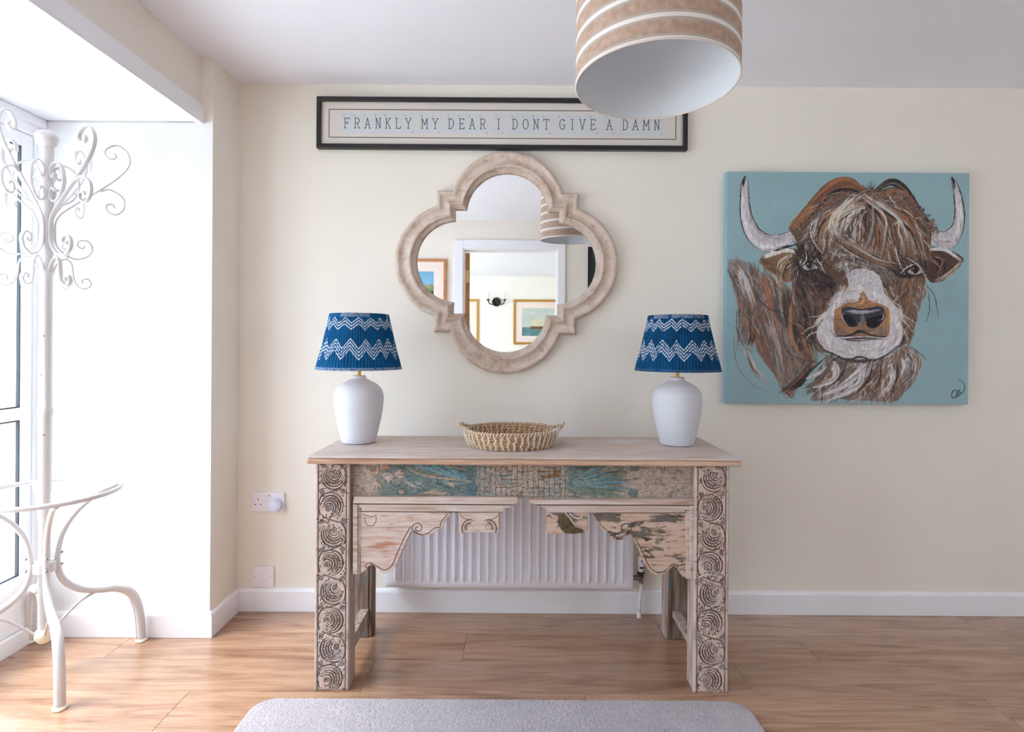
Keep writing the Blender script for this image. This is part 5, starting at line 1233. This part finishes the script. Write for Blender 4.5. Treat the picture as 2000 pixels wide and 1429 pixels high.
down = [(.020, 1.350), (.030, 1.375), (.050, 1.392), (.068, 1.376), (.073, 1.335), (.082, 1.305), (.105, 1.294), (.122, 1.309), (.114, 1.328), (.098, 1.324), (.099, 1.312)]
side_d = None; arm0 = None
for i, deg in enumerate((-80, -20, 40, 100, 160, 220)):
    a = math.radians(deg); sd = (-math.sin(a), math.cos(a), 0)
    if arm0 is None:
        pass
    for nm, pr2, w2 in (('scroll_hook', big, .013), ('scroll_branch', branch, .011), ('inner_scroll', cscroll, .013), ('upward_curl', upcurl, .012), ('downward_hook', down, .013)):
        MB().ribbon([rp(r_, z_, a) for r_, z_ in spline(pr2, 7)], sd, w2, .0052).build(nm, M['white_metal'], CR, autos=50)
# small paint chips on the pole
for z_, a_ in ((1.13, -1.2), (.80, -1.1), (1.0, -1.5)):
    c = (CRX + .0185 * math.cos(a_), CRY + .0185 * math.sin(a_), z_)
    MB().box(c[0] - .002, c[0] + .002, c[1] - .0008, c[1] + .0008, c[2] - .003, c[2] + .002, .0006).build('paint_chip', chip, CR)

# ------------------------------------------------------------------ sockets
def socket_thing():
    a0 = P(490, 961, 2.396); a1 = P(555.5, 999, 2.396)
    t = thing('double_socket', 'white double wall socket with a round plug in its right outlet', 'socket', ((a0[0] + a1[0]) / 2, YB, (a0[1] + a1[1]) / 2))
    x0, z1, x1, z0 = a0[0], a0[1], a1[0], a1[1]; yf = YB - .009
    MB().box(x0, x1, yf, YB, z0, z1, .0025).build('face_plate', M['plastic'], t)
    cz = (z0 + z1) / 2; L_ = x0 + .27 * (x1 - x0) * .8
    for dx, dz, w_, h_ in ((0, .011, .0016, .0032), (-.011, -.010, .0030, .0017), (.011, -.010, .0030, .0017)):
        MB().box(L_ + dx - w_, L_ + dx + w_, yf - .0004, yf + .001, cz + dz - h_, cz + dz + h_).build('pin_hole', M['hole'], t)
    for dx in (.062, .078):
        sw = MB().box(x0 + dx - .0055, x0 + dx + .0055, yf - .003, yf + .001, cz + .008, cz + .028, .001).build('switch', M['plastic'], t)
    MB().box(x0 + .074, x0 + .082, yf - .0034, yf - .0028, cz + .0255, cz + .0278).build('switch_flash', M['hole'], t)
    for dx in (.008, x1 - x0 - .012): MB().lathe([(.0022, -.0006), (.0022, .0006)], (x0 + dx, yf, cz + .002), 10).build('screw', M['chrome'], t)
    return x0, x1, cz, yf
x0, x1, cz, yf = socket_thing()
pg = thing('plug_in_adaptor', 'small round pale plug in device on the double socket', 'plug', (x1 - .032, yf, cz - .009))
def disc(name, cx, cz_, r, y0, y1, m, par, seg=32, bev=.004):
    v = []; prof = [(r, y1), (r, y0 + bev), (r - bev * .3, y0 + bev * .3), (r - bev, y0)]
    for rr, yy in prof: v += [(cx + rr * math.cos(2 * PI * j / seg), yy, cz_ + rr * math.sin(2 * PI * j / seg)) for j in range(seg)]
    f = [(i * seg + j, i * seg + (j + 1) % seg, (i + 1) * seg + (j + 1) % seg, (i + 1) * seg + j) for i in range(3) for j in range(seg)] + [tuple(range(3 * seg, 4 * seg))]
    o = mk(name, v, f, m, par, True, autos=40); bm = bmesh.new(); bm.from_mesh(o.data); bmesh.ops.recalc_face_normals(bm, faces=bm.faces); bm.to_mesh(o.data); bm.free(); return o
blue_pl = mat('pale_blue_plastic', lin(214, 218, 240), .3)
disc('plug_body', x1 - .032, cz - .010, .026, yf - .028, yf - .0001, blue_pl, pg)
disc('plug_dial', x1 - .032, cz - .010, .019, yf - .032, yf - .028, blue_pl, pg, bev=.002)
a0 = P(492, 1106, 2.396); a1 = P(534.5, 1146, 2.396)
ts = thing('wall_outlet', 'small square white blank outlet plate just above the baseboard', 'outlet', ((a0[0] + a1[0]) / 2, YB, (a0[1] + a1[1]) / 2))
MB().box(a0[0], a1[0], YB - .009, YB, a1[1], a0[1], .0025).build('face_plate', M['plastic'], ts)
zc = (a0[1] + a1[1]) / 2
for dx in (.012, a1[0] - a0[0] - .012): MB().box(a0[0] + dx - .002, a0[0] + dx + .002, YB - .0094, YB - .008, zc - .002, zc + .002, .0005).build('screw', M['chrome'], ts)
MB().box(a0[0] + .032, a0[0] + .052, YB - .0096, YB - .008, zc - .001, zc + .006, .0008).build('outlet_shutter', M['plastic'], ts)

# ------------------------------------------------------------------ rug
rgx0, rgx1, rgy0, rgy1 = -.800, .720, .95, 1.797
RG = thing('rug', 'soft grey lilac pile rug with rounded corners on the oak floor', 'rug', ((rgx0 + rgx1) / 2, (rgy0 + rgy1) / 2, 0))
rug_mat = mat('grey_lilac_pile', lin(176, 166, 170), .95, spec=.1, sheen=.5)
v_ = coords(rug_mat, (1, 1, 1)); nn_ = noise_tex(rug_mat, v_, 260, 3, .7); n6 = noise_tex(rug_mat, v_, 9, 4, .6)
rr_ = ramp(rug_mat, [(.35, lin(146, 135, 139)), (.65, lin(200, 188, 191))]); L(rug_mat, nn_, rr_.inputs[0])
r7 = ramp(rug_mat, [(.3, (.88, .87, .88)), (.7, (1, 1, 1))]); L(rug_mat, n6, r7.inputs[0])
mx = N(rug_mat, 'ShaderNodeMix', data_type='RGBA', blend_type='MULTIPLY'); mx.inputs['Factor'].default_value = 1; L(rug_mat, rr_.outputs[0], mx.inputs['A']); L(rug_mat, r7.outputs[0], mx.inputs['B'])
L(rug_mat, mx.outputs['Result'], bsdf(rug_mat).inputs['Base Color']); bump(rug_mat, nn_, .8, .003)
nxr, nyr = 460, 260; U, W_ = np.meshgrid(np.linspace(-1, 1, nxr), np.linspace(-1, 1, nyr))
hx, hy = (rgx1 - rgx0) / 2, (rgy1 - rgy0) / 2; cxr, cyr = (rgx0 + rgx1) / 2, (rgy0 + rgy1) / 2; rc = .075
X = U * hx; Y = W_ * hy
# pull the square corners in to a radius
ax = np.abs(X) - (hx - rc); ay = np.abs(Y) - (hy - rc); cor = (ax > 0) & (ay > 0)
d = np.hypot(ax, ay); dm = np.maximum(ax, ay); f_ = np.where(cor, dm / np.maximum(d, 1e-6), 1)
X = np.where(cor, np.sign(X) * ((hx - rc) + ax * f_), X); Y = np.where(cor, np.sign(Y) * ((hy - rc) + ay * f_), Y)
inn = np.minimum(hx - np.abs(U) * hx, hy - np.abs(W_) * hy)
Z = .0135 * np.sqrt(np.clip(inn / .010, 0, 1)) * (1 + 0 * U) + .001 + np.where(inn > .002, rng.uniform(-.0016, .0016, X.shape), 0) + .0006 * np.sin(X * 60) * 0
gridmesh('rug_pile', np.stack([X + cxr + rng.uniform(-.0008, .0008, X.shape), Y + cyr, Z], -1).reshape(-1, 3), nxr, nyr, rug_mat, RG)

# ------------------------------------------------------------------ things seen in the mirror
gold = mat('gilt_frame', lin(200, 150, 70), .35, .7)
woodf = wood('light_wood_frame', [(.3, lin(176, 110, 66)), (.7, lin(206, 146, 98))], (8, 8, 8), 3)
def pic(name, label, x0, x1, z0, z1, y, fm, fw, mount, build, toward=1):
    t = thing(name, label, 'picture', ((x0 + x1) / 2, y, (z0 + z1) / 2)); ya, yb = y + .0005, y + .022
    for a, b, c, d in ((x0, x1, z1 - fw, z1), (x0, x1, z0, z0 + fw), (x0, x0 + fw, z0 + fw, z1 - fw), (x1 - fw, x1, z0 + fw, z1 - fw)):
        MB().box(a, b, ya, yb, c, d, .002).build('frame_side', fm, t)
    MB().box(x0 + fw - .001, x1 - fw + .001, ya, y + .010, z0 + fw - .001, z1 - fw + .001).build('mount', M['paper'], t)
    n = 60; ix0, ix1, iz0, iz1 = x0 + fw + mount, x1 - fw - mount, z0 + fw + mount, z1 - fw - mount
    u, v = np.meshgrid(np.linspace(0, 1, n), np.linspace(0, 1, n)); c = build(u, v, n)
    gridmesh('print', np.stack([ix0 + (ix1 - ix0) * u, np.full(u.shape, y + .0105), iz0 + (iz1 - iz0) * v], -1).reshape(-1, 3), n, n, print_mat, t, c.reshape(-1, 3), flip=True)
print_mat = attr_mat('printed_picture', .6)
def coast(u, v, n):
    nz = fbm(n, n, 5, 5, 4, 3)[..., None]; c = lin_arr([120, 186, 226]) * (1 - v[..., None] * .3) + nz * .1
    m_ = sstep(.60, .58, 0 * v + .59) if False else (v < .55 + .04 * np.sin(u * 9))[..., None]; c = np.where(m_, lin_arr([150, 150, 120]) * (.6 + .7 * nz), c)
    m_ = (v < .48)[..., None]; c = np.where(m_, lin_arr([110, 150, 90]) * (.6 + .7 * nz), c); m_ = ((v < .38) & (v > .15))[..., None]; return np.where(m_, lin_arr([60, 84, 56]) * (.5 + nz), c)
def ship(u, v, n):
    nz = fbm(n, n, 5, 5, 4, 8)[..., None]; c = lin_arr([196, 206, 200]) * (.85 + .25 * nz); c = np.where((v < .32)[..., None], lin_arr([96, 136, 140]) * (.6 + .8 * nz), c)
    for cx in (.33, .42, .5, .59, .68): c = np.where(((np.abs(u - cx) < .034 - .03 * (v - .32)) & (v > .34) & (v < .72 - abs(cx - .5)) & (np.sin(v * 50) > -.7))[..., None], lin_arr([226, 206, 160]), c)
    return np.where(((np.abs(u - .5) < .24) & (v > .25) & (v < .34))[..., None], lin_arr([120, 88, 56]), c)
def leafy(u, v, n):
    nz = fbm(n, n, 12, 12, 4, 9)[..., None]; return lin_arr([50, 66, 56]) * (.3 + 1.6 * nz)
pic('landscape_picture', 'coastal landscape picture in a light wood frame reflected in the mirror', -1.13, -.62, 1.36, 1.845, YR, woodf, .022, .085, coast)
pic('leafy_picture', 'dark framed leafy picture at the right edge of the mirror reflection', .61, 1.15, 1.15, 1.96, YR, M['black'], .03, .0, leafy)
pic('ship_picture', 'gilt framed sailing ship picture in the rear room seen through the doorway', -.06, .72, 1.11, 1.82, YF, gold, .035, .10, ship)
pic('gilt_picture', 'gilt framed picture cut off by the open oak door in the reflection', -1.35, -.61, 1.12, 1.82, YF, gold, .035, .10, ship)
SCN = thing('wall_sconce', 'dark two arm wall light with white candle bulbs in the rear room', 'lamp', (-.33, YF, 1.78))
iron = mat('dark_bronze', lin(52, 44, 40), .45, .6)
mb = MB(); seg = 20
v = []
disc_o = disc('back_plate', -.33, 1.78, .07, YF + .0001, YF + .03, iron, SCN)
for s_ in (-1, 1):
    MB().tube(spline([(-.33, YF + .03, 1.77), (-.33 + s_ * .05, YF + .06, 1.74), (-.33 + s_ * .11, YF + .08, 1.75), (-.33 + s_ * .13, YF + .08, 1.80)], 6), .008, 8).build('arm', iron, SCN, smooth=True)
    MB().lathe([(.01, 1.795), (.026, 1.805), (.024, 1.815), (.012, 1.82)], (-.33 + s_ * .13, YF + .08, 0), 16).build('drip_pan', iron, SCN, smooth=True)
    MB().lathe([(.011, 1.82), (.011, 1.88), (.014, 1.895), (.012, 1.92), (.003, 1.945)], (-.33 + s_ * .13, YF + .08, 0), 14).build('candle_bulb', M['plastic'], SCN, smooth=True)
